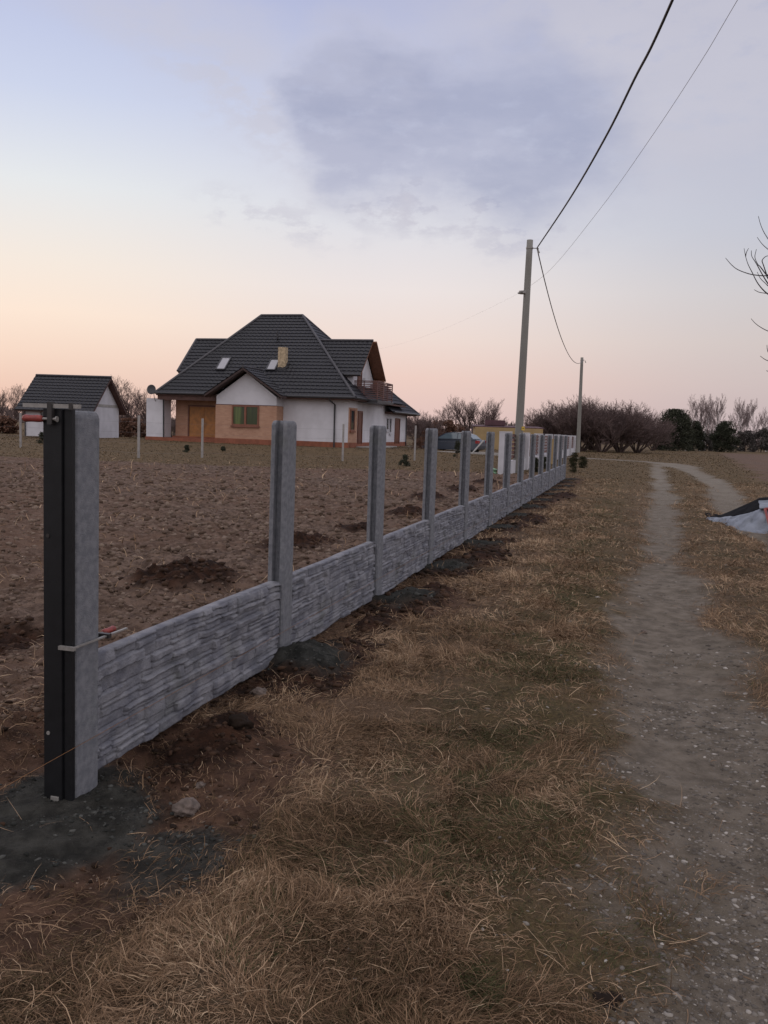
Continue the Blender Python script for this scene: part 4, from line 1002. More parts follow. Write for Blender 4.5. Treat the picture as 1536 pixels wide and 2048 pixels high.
# ------------------------------------------------------------------ car
def build_car():
    c = thing('parked_car', 'dark blue hatchback parked between the house and the yellow outbuilding', 'car')
    # side profile (x: front +, z) for body
    body = [(-2.05, .32), (-2.12, .55), (-2.10, .85), (-2.02, .96), (-1.2, .98), (.9, .93), (1.6, .83), (2.02, .68), (2.12, .5), (2.08, .30), (1.75, .24), (-1.8, .24)]
    bm = bmesh.new(); prof = body; ws = [(-.84, .93), (-.88, 1), (-.7, 1.0)]
    rings = []
    for y_, k in ((-.80, .97), (-.86, 1.), (-.86, 1.), (.86, 1.), (.86, 1.), (.80, .97)):
        rings.append([bm.verts.new((x*k, y_*(1 if zz < .7 else .96), .24+(zz-.24)*(1 if k == 1 else .96))) for x, zz in prof])
    n = len(prof)
    for a, b in zip(rings, rings[1:]):
        for k in range(n): bm.faces.new((a[k], a[(k+1) % n], b[(k+1) % n], b[k]))
    bm.faces.new(rings[0][::-1]); bm.faces.new(rings[-1]); bmesh.ops.remove_doubles(bm, verts=bm.verts[:], dist=1e-4)
    # cabin
    cab = [(-1.75, .97), (-1.35, 1.30), (-.95, 1.42), (-.2, 1.46), (.35, 1.38), (1.15, .93)]
    r0 = [bm.verts.new((x, -.80+(zz-.95)*.33, zz)) for x, zz in cab]; r1 = [bm.verts.new((x, .80-(zz-.95)*.33, zz)) for x, zz in cab]
    for k in range(len(cab)): bm.faces.new((r0[k], r0[(k+1) % len(cab)], r1[(k+1) % len(cab)], r1[k]))
    bm.faces.new(r0[::-1]); bm.faces.new(r1)
    from_bm('body', bm, M['carpaint'], c)
    for sgn in (-1, 1):
        for poly in ([(-1.50, 1.02), (-1.22, 1.28), (-.88, 1.36), (-.62, 1.38), (-.62, 1.0)], [(-.55, 1.0), (-.55, 1.385), (-.2, 1.40), (.28, 1.33), (.92, .98)]):
            bm = bmesh.new(); f = []
            for o in (.002, .012): f.append([bm.verts.new((x, sgn*(.80-(zz-.95)*.33+o), zz)) for x, zz in poly])
            bm.faces.new(f[0]); bm.faces.new(f[1][::-1])
            for k in range(len(poly)): bm.faces.new((f[0][k], f[0][(k+1) % len(poly)], f[1][(k+1) % len(poly)], f[1][k]))
            from_bm('side_window', bm, M['carglass'], c)
        for x in (-1.3, 1.3):
            w = thing('wheel', None, None); clean(w); w.parent = c; w.location = (x, sgn*.78, .32)
            bm = bmesh.new(); tube(bm, [(0, -.11, 0), (0, -.10, 0), (0, .10, 0), (0, .11, 0)], [.28, .32, .32, .28], 24); from_bm('tyre', bm, M['tyre'], w)
            bm = bmesh.new(); tube(bm, [(0, -.116, 0), (0, .116, 0)], .2, 16); from_bm('rim', bm, M['rim'], w)
        bm = bmesh.new(); box(bm, (-2.13, sgn*.58-.14, .72), (-1.95, sgn*.58+.24*sgn+.0, .92), .01); from_bm('tail_lamp', bm, M['lamp'], c)
        bm = bmesh.new(); box(bm, (1.9, sgn*.52-.14, .58), (2.1, sgn*.52+.18, .70), .01); from_bm('headlight', bm, M['rim'], c)
        bm = bmesh.new(); box(bm, (.75, sgn*.86, .95), (.92, sgn*1.0, 1.06), .02); from_bm('mirror', bm, M['carpaint'], c)
    for x0, z0, x1, z1, nm in ((.42, 1.352, 1.08, .975, 'windscreen'), (-1.38, 1.295, -1.70, 1.02, 'rear_window')):
        bm = bmesh.new(); s_ = .02 if x0 > 0 else -.02
        f = [bm.verts.new(q) for q in ((x0+s_, -.62, z0+.01), (x0+s_, .62, z0+.01), (x1+s_, .72, z1+.01), (x1+s_, -.72, z1+.01))]; bm.faces.new(f); from_bm(nm, bm, M['carglass'], c)
    return c
car = build_car(); car.location = (4.75, 61.0, .02); car.rotation_euler = (0, 0, math.radians(180-28))
pa, pb = gnd(820, 905), gnd(1000, 911)
bm = bmesh.new(); obox(bm, Vector((pa.x-3, pa.y-2, .08)), Vector((pb.x, pb.y-1.5, .08)), .6, .22); tag(from_bm('kerb', bm, M['kerb']), kind='structure')
bm = bmesh.new(); obox(bm, at(943, 908, 52), at(967, 881, 52.6), .09, .05); tag(from_bm('leaning_board', bm, M['kerb']), 'pale board leaning at a slant in front of the parked car', 'board')

# ------------------------------------------------------------------ utility poles and cables
def make_pole(label, base, top, r0, r1, tagpx=None):
    t = thing('utility_pole', label, 'utility pole', tuple(base), 0, 'concrete utility poles')
    bm = bmesh.new(); tp = top-base; bz = Vector((0, 0, -.5))
    n = 14; tube(bm, [bz+(tp-bz)*(i/n) for i in range(n+1)], [r0+(r1-r0)*i/n for i in range(n+1)], 20); o = from_bm('shaft', bm, M['pole'], t)
    for p_ in o.data.polygons: p_.use_smooth = len(p_.vertices) == 4
    bm = bmesh.new(); tube(bm, [tp-Vector((0, 0, .32)), tp-Vector((0, 0, .26))], r1+.018, 16)
    obox(bm, tp+Vector((r1, 0, -.29)), tp+Vector((r1+.22, -.02, -.29)), .02, .03); tube(bm, [tp+Vector((r1+.2, 0, -.29)), tp+Vector((r1+.2, 0, -.36)), tp+Vector((r1+.24, 0, -.46))], [.02, .03, .045], 8)
    from_bm('bracket', bm, M['steel'], t)
    return t, tp
pb1 = Vector((4.967, 32.7, gz(4.967, 32.7))); pt1 = Vector((5.043, 32.7, 8.60))
p1, tp = make_pole('nearer, thicker concrete utility pole rising behind the grey fence', pb1, pt1, .165, .115)
q = at(1042, 583, 32.5)-pb1
bm = bmesh.new(); tube(bm, [q+Vector((.05, .1, 0)), q+Vector((-.02, -.05, -.02)), q+Vector((-.12, -.02, -.08))], .028, 8); tube(bm, [q+Vector((.10, .2, -.05)), q+Vector((.10, .2, .05))], .15, 14); from_bm('wire_anchor', bm, M['steel'], p1)
q = at(1046, 857, 32.7-.17)-pb1
bx('number_plate', q+Vector((-.055, -.02, -.07)), q+Vector((.055, -.012, .07)), M['plate'], p1)
bx('plate_mark', q+Vector((-.03, -.0225, -.012)), q+Vector((.03, -.0205, .012)), M['gutter'], p1)
pb2 = Vector((17.5, 79, -.1)); pt2 = Vector((17.40, 79, 8.59))
p2, _ = make_pole('farther, thinner concrete utility pole beside the big bare bush', pb2, pt2, .19, .125)
A1 = at(1074, 496, 32.6); A2 = at(1168, 719, 78.9)
def smooth(pts, n):
    out = []
    P = [pts[0]*2-pts[1]]+pts+[pts[-1]*2-pts[-2]]
    for i in range(1, len(P)-2):
        for k in range(n):
            t = k/n; a, b, c, d = P[i-1:i+3]
            out.append(.5*((2*b)+(c-a)*t+(2*a-5*b+4*c-d)*t*t+(3*b-a-3*c+d)*t**3))
    out.append(pts[-1]); return out
# near span: points on the vertical plane through the pole
Bn = at(1345, 0, 12.0); nrm = (Vector((Bn.x, Bn.y, 0))-Vector((A1.x, A1.y, 0))).cross(Vector((0, 0, 1))).normalized()
pts = [A1]+[on_plane(px, py, A1, nrm) for px, py in ((1138, 400), (1208, 280), (1268, 160), (1345, 0))]
e = pts[-1]+(pts[-1]-pts[-2])*3.0; e.z = pts[-1].z+.7; pts += [e, Vector((e.x+(e.x-A1.x)*.35, e.y-12, e.z+1.3))]
bm = bmesh.new(); tube(bm, smooth(pts, 8), .021, 8); tag(from_bm('power_cable', bm, M['cable']), 'thick black cable running from the pole top up over the camera', 'cable')
def sagline(a, b, sag, n=40): return [a.lerp(b, i/n)-Vector((0, 0, 4*sag*(i/n)*(1-i/n))) for i in range(n+1)]
bm = bmesh.new(); tube(bm, sagline(A1, A2, 1.75), .021, 6); tag(from_bm('power_cable', bm, M['wiregrey']), 'grey cable sagging between the near and the far utility pole', 'cable')
Wa = at(1044, 583, 32.5); Wb = at(1475, 0, 9.0); nrm = (Vector((Wb.x, Wb.y, 0))-Vector((Wa.x, Wa.y, 0))).cross(Vector((0, 0, 1))).normalized()
pts = [Wa]+[on_plane(px, py, Wa, nrm) for px, py in ((1100, 540), (1200, 418), (1300, 278), (1400, 126), (1475, 0))]; e = pts[-1]+(pts[-1]-pts[-2])*2.5; pts.append(e)
bm = bmesh.new(); tube(bm, smooth(pts, 6), .0032, 6); tag(from_bm('telephone_wire', bm, M['kerb']), 'very thin wire from the pole shaft to the upper right of the sky', 'wire')
Hd = at(742, 700, 58.5)
bm = bmesh.new(); tube(bm, sagline(Wa-Vector((.1, 0, .06)), Hd, .35), .0015, 4); tag(from_bm('telephone_wire', bm, M['wiregrey']), 'faint thin wire from the pole shaft down to the house dormer', 'wire')

# ------------------------------------------------------------------ bare trees
def seg_mesh(name, segs, mat, parent, n=3):
    """segs: array (m,8) p0,p1,r0,r1 -> n sided prisms"""
    S = np.array(segs, float); p0, p1, r0, r1 = S[:, :3], S[:, 3:6], S[:, 6], S[:, 7]
    d = p1-p0; d /= np.linalg.norm(d, axis=1, keepdims=True)+1e-9
    h = np.where(np.abs(d[:, 2:3]) < .9, np.array([[0, 0, 1.]]), np.array([[1., 0, 0]])); u = np.cross(d, h); u /= np.linalg.norm(u, axis=1, keepdims=True); v = np.cross(d, u)
    V = np.zeros((len(S), 2*n, 3))
    for k in range(n):
        c, s = math.cos(2*PI*k/n), math.sin(2*PI*k/n); o = u*c+v*s
        V[:, k] = p0+o*r0[:, None]; V[:, n+k] = p1+o*r1[:, None]
    F = np.concatenate([np.arange(len(S))[:, None]*2*n+np.array([k, (k+1) % n, n+(k+1) % n, n+k])[None] for k in range(n)], 1).reshape(-1, 4)
    return np_mesh(name, V.reshape(-1, 3), F, mat, parent=parent)
def grow(rr, H, spread, up, stems=1, levels=5, kids=4, trunk_h=.25, tw=.008, r0=None, wig=.25, stem_tilt=.25, len_f=.62):
    big, small = [], []
    r0 = r0 or H*.018
    def br(p, d, L, r, lev):
        n = 4 if lev < 2 else 3; q = p.copy(); pts = [q.copy()]
        for k in range(n):
            d2 = (d+Vector((rr.gauss(0, wig), rr.gauss(0, wig), rr.gauss(0, wig*.6)+up*.12))).normalized(); d = d.lerp(d2, .6).normalized()
            nq = q+d*L/n; ra = r*(1-.45*k/n); rb = r*(1-.45*(k+1)/n)
            (big if lev <= 1 else small).append((*q, *nq, max(ra, tw), max(rb, tw*.7))); q = nq; pts.append(q.copy())
            if lev < levels and (k >= 1 or lev > 0):
                for _ in range(rr.choice((1, 1, 2)) if lev < 3 else rr.choice((1, 2))):
                    ang = rr.uniform(0, 2*PI); u, v = frame_of(d); sd = u*math.cos(ang)+v*math.sin(ang)
                    nd = (d*rr.uniform(.5, 1.)+sd*spread*rr.uniform(.6, 1.2)+Vector((0, 0, up*.25))).normalized()
                    br(q, nd, L*len_f*rr.uniform(.65, 1.1), rb*.62, lev+1)
        if lev < levels: br(q, d, L*len_f, r*.5, lev+1)
    for s in range(stems):
        a = 2*PI*s/stems+rr.uniform(-.4, .4); t = stem_tilt*rr.uniform(.4, 1.2) if stems > 1 else .03
        d = Vector((math.cos(a)*t, math.sin(a)*t, 1)).normalized()
        br(Vector((math.cos(a)*.1*(stems > 1), math.sin(a)*.1*(stems > 1), -.1)), d, H*trunk_h, r0, 0)
    return big, small
def fit_height(big, small, H, keepw=None):
    A = np.array(big+small); k = H/A[:, [2, 5]].max(); nb = len(big); A[:, :6] *= k
    return A[:nb], A[nb:]
protos = {}
def proto(kind):
    if kind in protos: return protos[kind]
    rr = random.Random(sum(map(ord, kind))*7)
    P = dict(bush=dict(H=6, spread=.75, up=.8, stems=10, levels=4, trunk_h=.34, stem_tilt=.75, tw=.011, wig=.26),
             bushb=dict(H=6, spread=.8, up=.7, stems=11, levels=4, trunk_h=.34, stem_tilt=.85, tw=.011, wig=.28),
             round=dict(H=8, spread=.8, up=.7, stems=1, levels=5, trunk_h=.26, tw=.009),
             fan=dict(H=8, spread=.55, up=1.0, stems=4, levels=4, trunk_h=.34, stem_tilt=.4, tw=.010),
             birch=dict(H=12, spread=.55, up=1.0, stems=1, levels=4, trunk_h=.42, tw=.014, wig=.14, r0=.13, len_f=.55),
             birchb=dict(H=12, spread=.5, up=1.1, stems=3, levels=4, trunk_h=.40, tw=.014, wig=.16, r0=.10, stem_tilt=.16, len_f=.55))[kind]
    H = P.pop('H'); b, s = grow(rr, H, **P); b, s = fit_height(b, s, 1.0*H)
    t = thing('proto', 'x', 'x')
    # radii were scaled with nothing, keep
    o1 = seg_mesh('trunk', b, M['birch'] if kind.startswith('birch') else M['bark'], t, 5)
    o2 = seg_mesh('crown', s, M['twiglight'] if kind.startswith('birch') else M['twig'], t, 3)
    protos[kind] = (t, H, [False]); return protos[kind]
def tree(kind, px, y, top, label, name='bare_tree', cat='tree', group=None, wide=1., basepx=None):
    t, H, used = proto(kind)
    b = at(px, 870, y); zt = at(px, top, y).z*(1.07 if 'bush' in kind else 1); zg = gz(b.x, y)
    if used[0]: o = copy_tree(t)
    else: o = t; used[0] = True
    o.name = name; k = (zt-zg)/H; o.location = (b.x, y, zg); o.scale = (k*wide, k*wide, k); o.rotation_euler = (0, 0, random.uniform(0, 6.28))
    for key in ('group',):
        if key in o: del o[key]
    tag(o, label, cat, group); return o
G1 = 'bare trees along the horizon'
tree('round', 22, 82, 764, 'bare tree at the far left behind the white garage', group=G1)
tree('fan', -15, 86, 772, 'bare tree cut by the left edge of the photo', group=G1)
tree('round', 268, 84, 752, 'bare tree in the gap between garage and house', group=G1, wide=1.1)
tree('fan', 298, 92, 772, 'bare tree just left of the white porch wall', group=G1)
tree('fan', 246, 96, 790, 'low bare tree behind the right end of the garage', group=G1)
tree('bush', 345, 88, 838, 'bare shrub seen through the open porch', 'bare_shrub', 'shrub')
tree('bush', 838, 82, 822, 'bare shrub just right of the rear wing of the house', 'bare_shrub', 'shrub')
tree('round', 905, 104, 806, 'left bare tree of the clump behind the parked car', group=G1)
tree('fan', 936, 108, 789, 'tallest bare tree of the clump behind the parked car', group=G1, wide=1.25)
tree('fan', 972, 106, 792, 'right bare tree of the clump behind the yellow outbuilding', group=G1)
tree('fan', 1008, 125, 835, 'low bare tree left of the near utility pole', group=G1)
tree('fan', 1064, 120, 820, 'low bare tree just right of the near utility pole', group=G1)
G2 = 'big bare bushes past the end of the fence'
for i, (px, y, top, wd, lb) in enumerate(((1098, 92, 828, 1.0, 'leftmost and lowest of the big bare bushes, behind the fence end'), (1128, 90, 806, 1.15, 'big bare bush just left of the far utility pole'),
        (1165, 88, 796, 1.2, 'big bare bush directly behind the far utility pole'), (1205, 87, 795, 1.2, 'highest big bare bush, right of the far utility pole'),
        (1242, 88, 804, 1.15, 'big bare bush second from the right of the clump'), (1276, 90, 824, 1.1, 'rightmost big bare bush beside the evergreen'))):
    tree('bush' if i % 2 else 'bushb', px, y, top, lb, 'bare_bush', 'bush', G2, wd)
tree('bushb', 1185, 97, 806, 'bare bush in the back row behind the clump, middle', 'bare_bush', 'bush', G2, 1.2)
tree('bush', 1240, 99, 815, 'bare bush in the back row behind the clump, right', 'bare_bush', 'bush', G2, 1.2)
tree('bush', 1308, 112, 838, 'small bare bush between the big clump and the evergreens', 'bare_bush', 'bush', G2, 1.0)
G3 = 'birches beyond the field on the right'
for i, (px, y, top, kd, lb) in enumerate(((1373, 122, 788, 'birch', 'slim white-stemmed birch in front of the large evergreen'), (1402, 128, 786, 'birchb', 'birch between the two evergreens, left one'),
        (1412, 140, 792, 'birch', 'birch between the two evergreens, middle one'), (1426, 134, 786, 'birchb', 'birch just left of the small evergreen'), (1468, 150, 796, 'birch', 'birch just right of the small evergreen'),
        (1486, 146, 793, 'birchb', 'spreading birch left of the last two at the right edge'), (1512, 150, 800, 'birch', 'second birch from the right edge'), (1535, 152, 812, 'birchb', 'birch at the right edge above the dark shrubs'))):
    tree(kd, px, y, top, lb, 'birch_tree', 'birch', G3, 1.0 if kd == 'birch' else .9)

# evergreens
def ever(name, label, x, y, H, Wd, seed, shape='dome', n=5000, leaf=.2, mat='needle', cat='evergreen', group=None, low=.05):
    r = np.random.default_rng(seed); zg = gz(x, y); t = thing(name, label, cat, (x, y, zg), 0, group)
    cl = max(12, n//70); ch = r.uniform(low, .97, cl); prof = (lambda h: np.sqrt(np.clip(1-((h-.28)/.72)**2, 0, 1))) if shape == 'dome' else (lambda h: np.clip(1.02-h, .02, 1)*1.05 if shape == 'cone' else np.sqrt(np.clip(1-((h-.5)/.5)**4, 0.02, 1)))
    ca = r.uniform(0, 2*PI, cl); cr = np.sqrt(r.uniform(.15, 1, cl))*prof(ch)*Wd/2*r.uniform(.75, 1.05, cl)
    cc = np.stack([np.cos(ca)*cr, np.sin(ca)*cr, ch*H], -1); cs = r.uniform(.09, .2, cl)*min(Wd, H*.8)*(1.7 if H < 1.2 else 1); k = r.integers(0, cl, n)
    P = cc[k]+r.normal(0, .5, (n, 3))*cs[k][:, None]*np.array([1, 1, .8]); P[:, 2] = np.clip(P[:, 2], .02, H)
    A = r.normal(0, 1, (n, 3)); A /= np.linalg.norm(A, axis=1, keepdims=True); B = np.cross(A, r.normal(0, 1, (n, 3))); B /= np.linalg.norm(B, axis=1, keepdims=True)
    l = r.uniform(.5, 1.2, n)[:, None]*leaf
    V = np.stack([P-A*l*.5-B*l*.18, P+A*l*.5, P-A*l*.5+B*l*.18], 1).reshape(-1, 3); V[:, 2] = np.maximum(V[:, 2], 0)
    np_mesh('crown', V, np.arange(3*n).reshape(-1, 3), M[mat], parent=t, tint=np.clip(r.uniform(0, 1, n)*.5+(r.uniform(0, 1, cl)[k])*.5, 0, 1))
    bm = bmesh.new(); tube(bm, [(0, 0, -.1), (0, 0, H*.4), (0.02*H, 0, H*.9)], [H*.03, H*.02, H*.006], 7); from_bm('trunk', bm, M['bark'], t)
    return t
def ev_px(name, label, px, y, top, w, seed, **k):
    b = at(px, 900, y); zt = at(px, top, y).z; return ever(name, label, b.x, y, zt-gz(b.x, y), w*y/FPX, seed, **k)
ev_px('evergreen_tree', 'large round-topped evergreen right of the bare bushes', 1346, 118, 819, 74, 1, n=16000, leaf=.32)
ev_px('evergreen_tree', 'darker lower evergreen tucked behind the large one', 1385, 126, 842, 46, 2, n=9000, leaf=.32)
ev_px('evergreen_tree', 'small pointed evergreen between the birches', 1448, 124, 843, 52, 3, n=9000, leaf=.32)
for i, (px, y, top, w, lb) in enumerate(((1325, 122, 860, 34, 'low dark shrub at the left foot of the large evergreen'), (1412, 132, 868, 44, 'low dark shrub under the birches'), (1490, 140, 862, 50, 'dark shrub right of the small evergreen'), (1522, 138, 856, 50, 'dark shrub near the right edge of the photo'), (1556, 138, 850, 60, 'dark shrub cut by the right edge'))):
    ev_px('dark_shrub', lb, px, y, top, w, 20+i, n=3500, leaf=.40, mat='greyscrub', cat='shrub', shape='dome')
p = gnd(1146, 945); ever('thuja_shrub', 'dark upright thuja at the far end of the concrete fence', p.x, p.y, .80, .30, 31, shape='col', n=5000, leaf=.045, mat='thuja', cat='shrub')
p = gnd(1165, 936); ever('thuja_shrub', 'smaller olive thuja right of the upright one', p.x, p.y, .52, .42, 32, shape='col', n=4000, leaf=.05, mat='thuja', cat='shrub')
for i, (px, py, h, w, lb) in enumerate(((83, 888, .62, .5, 'small spruce sapling in the grass before the garage'), (914, 918, .95, .45, 'dark spruce sapling in front of the parked car'), (374, 905, .35, .35, 'tiny sapling left of the post before the brick bay'),
        (633, 900, .55, .3, 'tiny sapling before the white front wall'), (808, 932, .45, .6, 'low dark sapling near the right wire post'), (446, 905, .3, .25, 'tiny sapling below the brick bay window'), (1070, 944, .55, .4, 'green sapling behind the fence by a white pillar'), (1088, 938, .5, .35, 'green sapling behind the far fence posts'))):
    p = gnd(px, py); ever('spruce_sapling', lb, p.x, p.y, h, w, 40+i, shape='cone', n=900, leaf=.10, mat='needle', cat='sapling', group='saplings in the yard')
ev_px('brown_shrub', 'rust brown leafy shrub between the house and the parked car', 852, 62, 862, 34, 60, n=2500, leaf=.10, mat='deadleaf', cat='shrub')
ev_px('brown_shrub', 'low brown shrub at the corner of the rear wing', 836, 60, 878, 26, 61, n=1600, leaf=.10, mat='deadleaf', cat='shrub')

# distant wood along the horizon (one mass)
n = 26000; r = np.random.default_rng(5)
az = r.uniform(-.62, .62, n); dist = r.uniform(190, 260, n); xx = dist*np.tan(az); env = .8+4.2*fbm(az*40, az*0, 1., 4, 500)**1.6+1.2*fbm(az*160, az*0, 1., 2, 510)
hgt = r.uniform(0, 1, n)**.8*env; l = r.uniform(.6, 1.8, n); a = r.uniform(-1.2, 1.2, n); w = r.uniform(.04, .2, n)
P = np.stack([xx, dist, hgt], -1)
V = np.stack([P+np.stack([-w, 0*w, 0*w], -1), P+np.stack([w, .3*w, 0*w], -1), P+np.stack([np.sin(a)*l, 0*l, np.cos(a)*l], -1)], 1).reshape(-1, 3)
M['farwood'] = bush_mat('far_wood', (.075, .058, .058), (.15, .115, .11))
tag(np_mesh('distant_wood', V, np.arange(3*n).reshape(-1, 3), M['farwood'], tint=r.uniform(0, 1, n)), kind='stuff')

# hedge-like scrub far left / behind the house
for i, (px, y, top, w, lb) in enumerate(((5, 76, 834, 60, 'low brown scrub left of the garage'), (262, 80, 838, 70, 'low brown scrub between garage and house'), (890, 95, 842, 90, 'brown scrub behind the parked car'), (1075, 100, 846, 90, 'brown scrub behind the far fence posts'))):
    ev_px('brown_scrub', lb, px, y, top, w, 80+i, n=5000, leaf=.35, mat='deadleaf', cat='scrub')

# ------------------------------------------------------------------ tree at the right edge, mostly out of frame
rt = thing('roadside_tree', 'bare tree at the right edge with thin twigs reaching into the sky', 'tree', (5.9, 10.6, gz(5.9, 10.6)))
R0 = Vector(rt.location); sc_ = 1536/270.0/ (1536/270.0); f_ = 156/887.
TW = [[(405, 660), (470, 735), (540, 790), (640, 830), (720, 850), (840, 862), (887, 850), (960, 800), (1150, 760)],
      [(615, 550), (632, 640), (660, 730), (710, 830), (760, 930), (820, 1010), (887, 1070), (960, 1110), (1200, 1230)],
      [(665, 550), (640, 600), (632, 640)], [(778, 185), (800, 270), (835, 355), (887, 440), (960, 530), (1200, 800)],
      [(765, 425), (820, 500), (887, 560), (960, 610), (1200, 830)], [(697, 575), (703, 640), (740, 700), (775, 760), (830, 860), (887, 950), (960, 1030), (1200, 1260)],
      [(755, 560), (738, 650), (770, 730), (800, 760), (860, 840), (887, 860), (1000, 930)], [(960, 630), (887, 635), (850, 650), (820, 690), (835, 740), (865, 830), (887, 890), (1000, 1000)],
      [(730, 1020), (790, 1050), (887, 1067), (960, 1110)], [(765, 820), (800, 890), (860, 950), (887, 975), (960, 1020)], [(695, 1350), (740, 1400), (800, 1445), (887, 1490), (1000, 1520), (1250, 1700)],
      [(800, 1775), (840, 1805), (887, 1828), (1000, 1860), (1250, 1950)], [(875, 1650), (880, 1700), (900, 1740), (1000, 1800)], [(870, 1940), (887, 1948), (1000, 1990), (1250, 2100)]]
bm = bmesh.new(); ends = []
for i, tw in enumerate(TW):
    dd = 10.0+.25*math.sin(i*2.1)*(len(tw) > 5)
    pts = [at(1380+x*f_, 400+y*f_, dd+.5*k/len(tw))-R0 for k, (x, y) in enumerate(tw)]
    m = len(pts); sm = smooth(pts, 4); r1 = .009 if len(tw) > 6 else .006
    tube(bm, sm, [.0028+(r1-.0028)*(k/(len(sm)-1)) for k in range(len(sm))], 6)
    if max(x for x, _ in tw) >= 960: ends.append((sm[-1] if tw[0][0] != 960 else sm[-1], r1))
from_bm('crown', bm, M['treedark'], rt)
bm = bmesh.new(); Ht = 5.4
trunk = smooth([Vector((0, 0, -.1)), Vector((.06, 0, 1.2)), Vector((-.02, .05, 2.4)), Vector((.10, .02, 3.8)), Vector((.02, 0, 5.4))], 5)
tube(bm, trunk, [.11*(1-.8*k/(len(trunk)-1)) for k in range(len(trunk))], 10)
for p_, r1 in ends:
    zz = max(.8, p_.z-1.0-abs(p_.x)*.35); s_ = min(trunk, key=lambda q: abs(q.z-zz))
    tube(bm, smooth([s_, s_.lerp(p_, .45)+Vector((0, 0, -.12)), p_], 5), [.035+(r1-.035)*k/10 for k in range(11)], 7)
rr = random.Random(3)
for k in range(26):
    s_ = rr.choice(trunk[8:]); d = Vector((rr.uniform(.1, 1), rr.uniform(-1, 1), rr.uniform(.3, 1))).normalized(); q = s_.copy(); pts = [q.copy()]
    for j in range(5): d = (d+Vector((rr.gauss(0, .2), rr.gauss(0, .2), .12))).normalized(); q = q+d*.28; pts.append(q.copy())
    tube(bm, pts, [.018, .014, .010, .007, .005, .003], 5)
from_bm('trunk', bm, M['treedark'], rt)

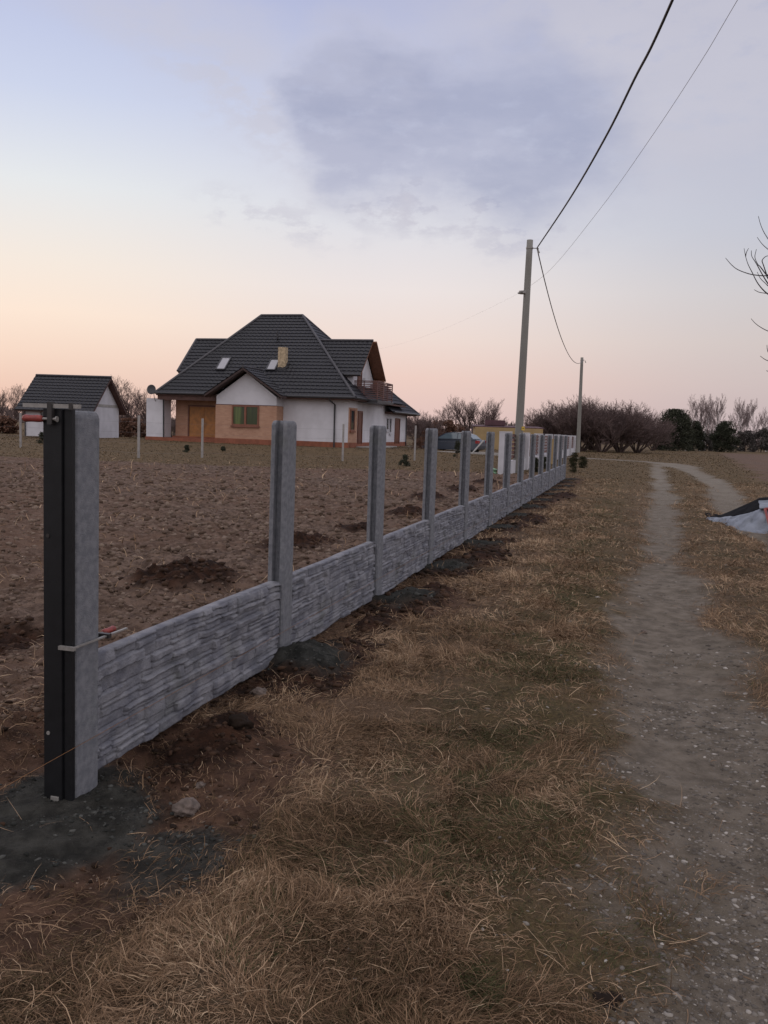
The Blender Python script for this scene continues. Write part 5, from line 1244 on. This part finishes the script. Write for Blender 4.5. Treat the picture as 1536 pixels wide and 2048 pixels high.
# ------------------------------------------------------------------ world: dusk sky
def build_world():
    w = bpy.data.worlds.new('World'); scene.world = w; w.use_nodes = True; N = NT(w.node_tree); N.n.clear()
    out = N.node('ShaderNodeOutputWorld'); bg = N.node('ShaderNodeBackground'); N.l.new(bg.outputs[0], out.inputs[0])
    tc = N.node('ShaderNodeTexCoord').outputs['Generated']
    sp = N.node('ShaderNodeSeparateXYZ'); N.l.new(tc, sp.inputs[0]); x, y, z = sp.outputs
    az = N.math('MULTIPLY', N.math('ARCTAN2', x, y), 57.2958); el = N.math('MULTIPLY', N.math('ARCSINE', z), 57.2958)
    t = N.mapr(el, -2, 40, 0, 1, False)
    s = lambda e: (e+2)/42
    west = N.ramp(t, [(s(-2), lin(205, 172, 160)), (s(1.0), lin(226, 192, 179)), (s(4.), lin(241, 215, 199)), (s(6.5), lin(249, 229, 213)), (s(9.5), lin(243, 232, 222)), (s(14), lin(229, 232, 235)), (s(19), lin(204, 212, 235)), (s(25), lin(184, 192, 225)), (s(38), lin(160, 166, 205))])
    mid = N.ramp(t, [(s(-2), lin(200, 168, 160)), (s(1.0), lin(226, 196, 190)), (s(3.5), lin(236, 206, 196)), (s(6.), lin(238, 219, 211)), (s(9), lin(236, 226, 224)), (s(13), lin(222, 222, 229)), (s(19), lin(200, 205, 227)), (s(25), lin(180, 186, 217)), (s(38), lin(148, 154, 198))])
    east = N.ramp(t, [(s(-2), lin(170, 150, 150)), (s(1.0), lin(196, 178, 180)), (s(3.5), lin(205, 190, 189)), (s(6.), lin(209, 198, 196)), (s(9), lin(206, 202, 205)), (s(13), lin(194, 198, 211)), (s(19), lin(180, 186, 208)), (s(25), lin(163, 169, 198)), (s(38), lin(150, 155, 192))])
    back = N.ramp(t, [(0, (.62, .55, .55, 1)), (.3, (.88, .82, .84, 1)), (1, (.96, .91, .94, 1))])
    zen = N.mapr(el, 34, 60, 0, 1)
    c = N.mix(N.mapr(az, -22, 0, 0, 1), west, mid); c = N.mix(N.mapr(az, 0, 26, 0, 1), c, east)
    c = N.mix(N.math('MAXIMUM', N.mapr(N.math('ABSOLUTE', az), 40, 100, 0, 1), zen), c, back)
    # clouds ---------------------------------------------------------
    def vec(sx, sy, ox=0):
        cb = N.node('ShaderNodeCombineXYZ'); N.l.new(N.math('MULTIPLY', az, sx), cb.inputs[0]); N.l.new(N.math('MULTIPLY', el, sy), cb.inputs[1]); cb.inputs[2].default_value = ox; return cb.outputs[0]
    v = vec(.10, .17); v2 = vec(.10, .17, 7.3); v3 = vec(.07, .2, 3.1)
    wa = N.math('MULTIPLY', N.math('SUBTRACT', N.noise(v, 1.6, 5, .55), .5), 8); we_ = N.math('MULTIPLY', N.math('SUBTRACT', N.noise(v2, 1.6, 5, .55), .5), 5)
    A = N.math('ADD', az, wa); E_ = N.math('ADD', el, we_)
    def ell(a, e, ra, re, tilt=0, lo=1.25, hi=.55):
        da = N.math('SUBTRACT', A, a); de = N.math('SUBTRACT', E_, e)
        ct, st = math.cos(tilt), math.sin(tilt)
        p = N.math('DIVIDE', N.math('ADD', N.math('MULTIPLY', da, ct), N.math('MULTIPLY', de, st)), ra)
        q = N.math('DIVIDE', N.math('SUBTRACT', N.math('MULTIPLY', de, ct), N.math('MULTIPLY', da, st)), re)
        d = N.math('SQRT', N.math('ADD', N.math('MULTIPLY', p, p), N.math('MULTIPLY', q, q)))
        return N.mapr(d, lo, hi, 0, 1)
    det = N.noise(vec(.10, .2, 1.7), 4.2, 6, .6); det2 = N.noise(v3, 1.4, 5, .6)
    bigA = ell(-2.3, 19.2, 6.3, 6.2, -.4, 1.15, .5); bigB = N.math('MULTIPLY', ell(7.0, 18.0, 9.8, 6.0, -.12, 1.35, .4), .9)
    inv = lambda q: N.math('SUBTRACT', 1.0, q)
    big = inv(N.math('MULTIPLY', inv(bigA), inv(bigB)))
    low = N.math('MULTIPLY', ell(4., 13.6, 10., 2.2, -.1, 1.4, .4), N.mapr(det, .40, .62))
    rgt = N.math('MULTIPLY', ell(17., 22., 18., 9.5, -.1, 1.3, .3), .9)
    lft = N.math('MULTIPLY', ell(-13., 22.5, 9., 2.8, -.25, 1.5, .2), N.mapr(det2, .34, .6, 0, .65))
    l2 = N.math('MULTIPLY', ell(-9., 19.5, 7., 3., -.5, 1.5, .3), N.mapr(det, .38, .6, 0, .7))
    l3 = N.math('MULTIPLY', ell(-6.5, 13.0, 5.5, 1.1, -.15, 1.5, .3), N.mapr(det, .44, .6, 0, .6))
    m = N.math('MAXIMUM', N.math('MAXIMUM', big, low), N.math('MAXIMUM', rgt, N.math('MAXIMUM', lft, N.math('MAXIMUM', l2, l3))))
    m = N.math('MULTIPLY', m, N.mapr(det, .22, .52, .62, 1.))
    # behind the viewer: scattered cloud all over
    m = N.math('MULTIPLY', m, 1.0)
    ccol = N.mix(N.mapr(det2, .35, .65), lin(161, 166, 192), lin(178, 181, 203))
    # sunset-facing rims are paler
    ccol = N.mix(N.mapr(big, .95, .2, 0, .8), ccol, lin(207, 204, 213))
    c = N.mix(N.math('MULTIPLY', m, .86, clamp=True), c, ccol)
    sky = N.node('ShaderNodeTexSky', sky_type='NISHITA'); sky.sun_disc = False; sky.sun_elevation = math.radians(2.); sky.sun_rotation = math.radians(-35)
    k = N.mix(1., sky.outputs[0], (.035, .035, .035, 1), 'MULTIPLY')
    # the physical dusk sky adds a little of its own glow; the ramps carry the haze and cloud colours
    c = N.mix(1., c, N.mix(1., k, (.10, .10, .10, 1), 'MULTIPLY'), 'ADD')
    N.l.new(c, bg.inputs[0]); bg.inputs[1].default_value = 1.0
build_world()
sl = bpy.data.lights.new('sun', 'SUN'); sl.energy = .22; sl.angle = math.radians(14); sl.color = (1, .78, .62)
so = bpy.data.objects.new('sun', sl); C.objects.link(so)
el_, az_ = math.radians(5), math.radians(-35)
sd = Vector((math.sin(az_)*math.cos(el_), math.cos(az_)*math.cos(el_), math.sin(el_)))
so.rotation_euler = sd.to_track_quat('Z', 'Y').to_euler()
vs = scene.view_settings; vs.view_transform = 'Standard'; vs.look = 'None'; vs.exposure = 0; vs.gamma = 1
# sub-part empties carry no labels of their own
for o in bpy.data.objects:
    if o.parent:
        for k in ('category', 'group'):
            if k in o: del o[k]
for t, H, used in protos.values():
    if not used[0]: bpy.data.objects.remove(t)
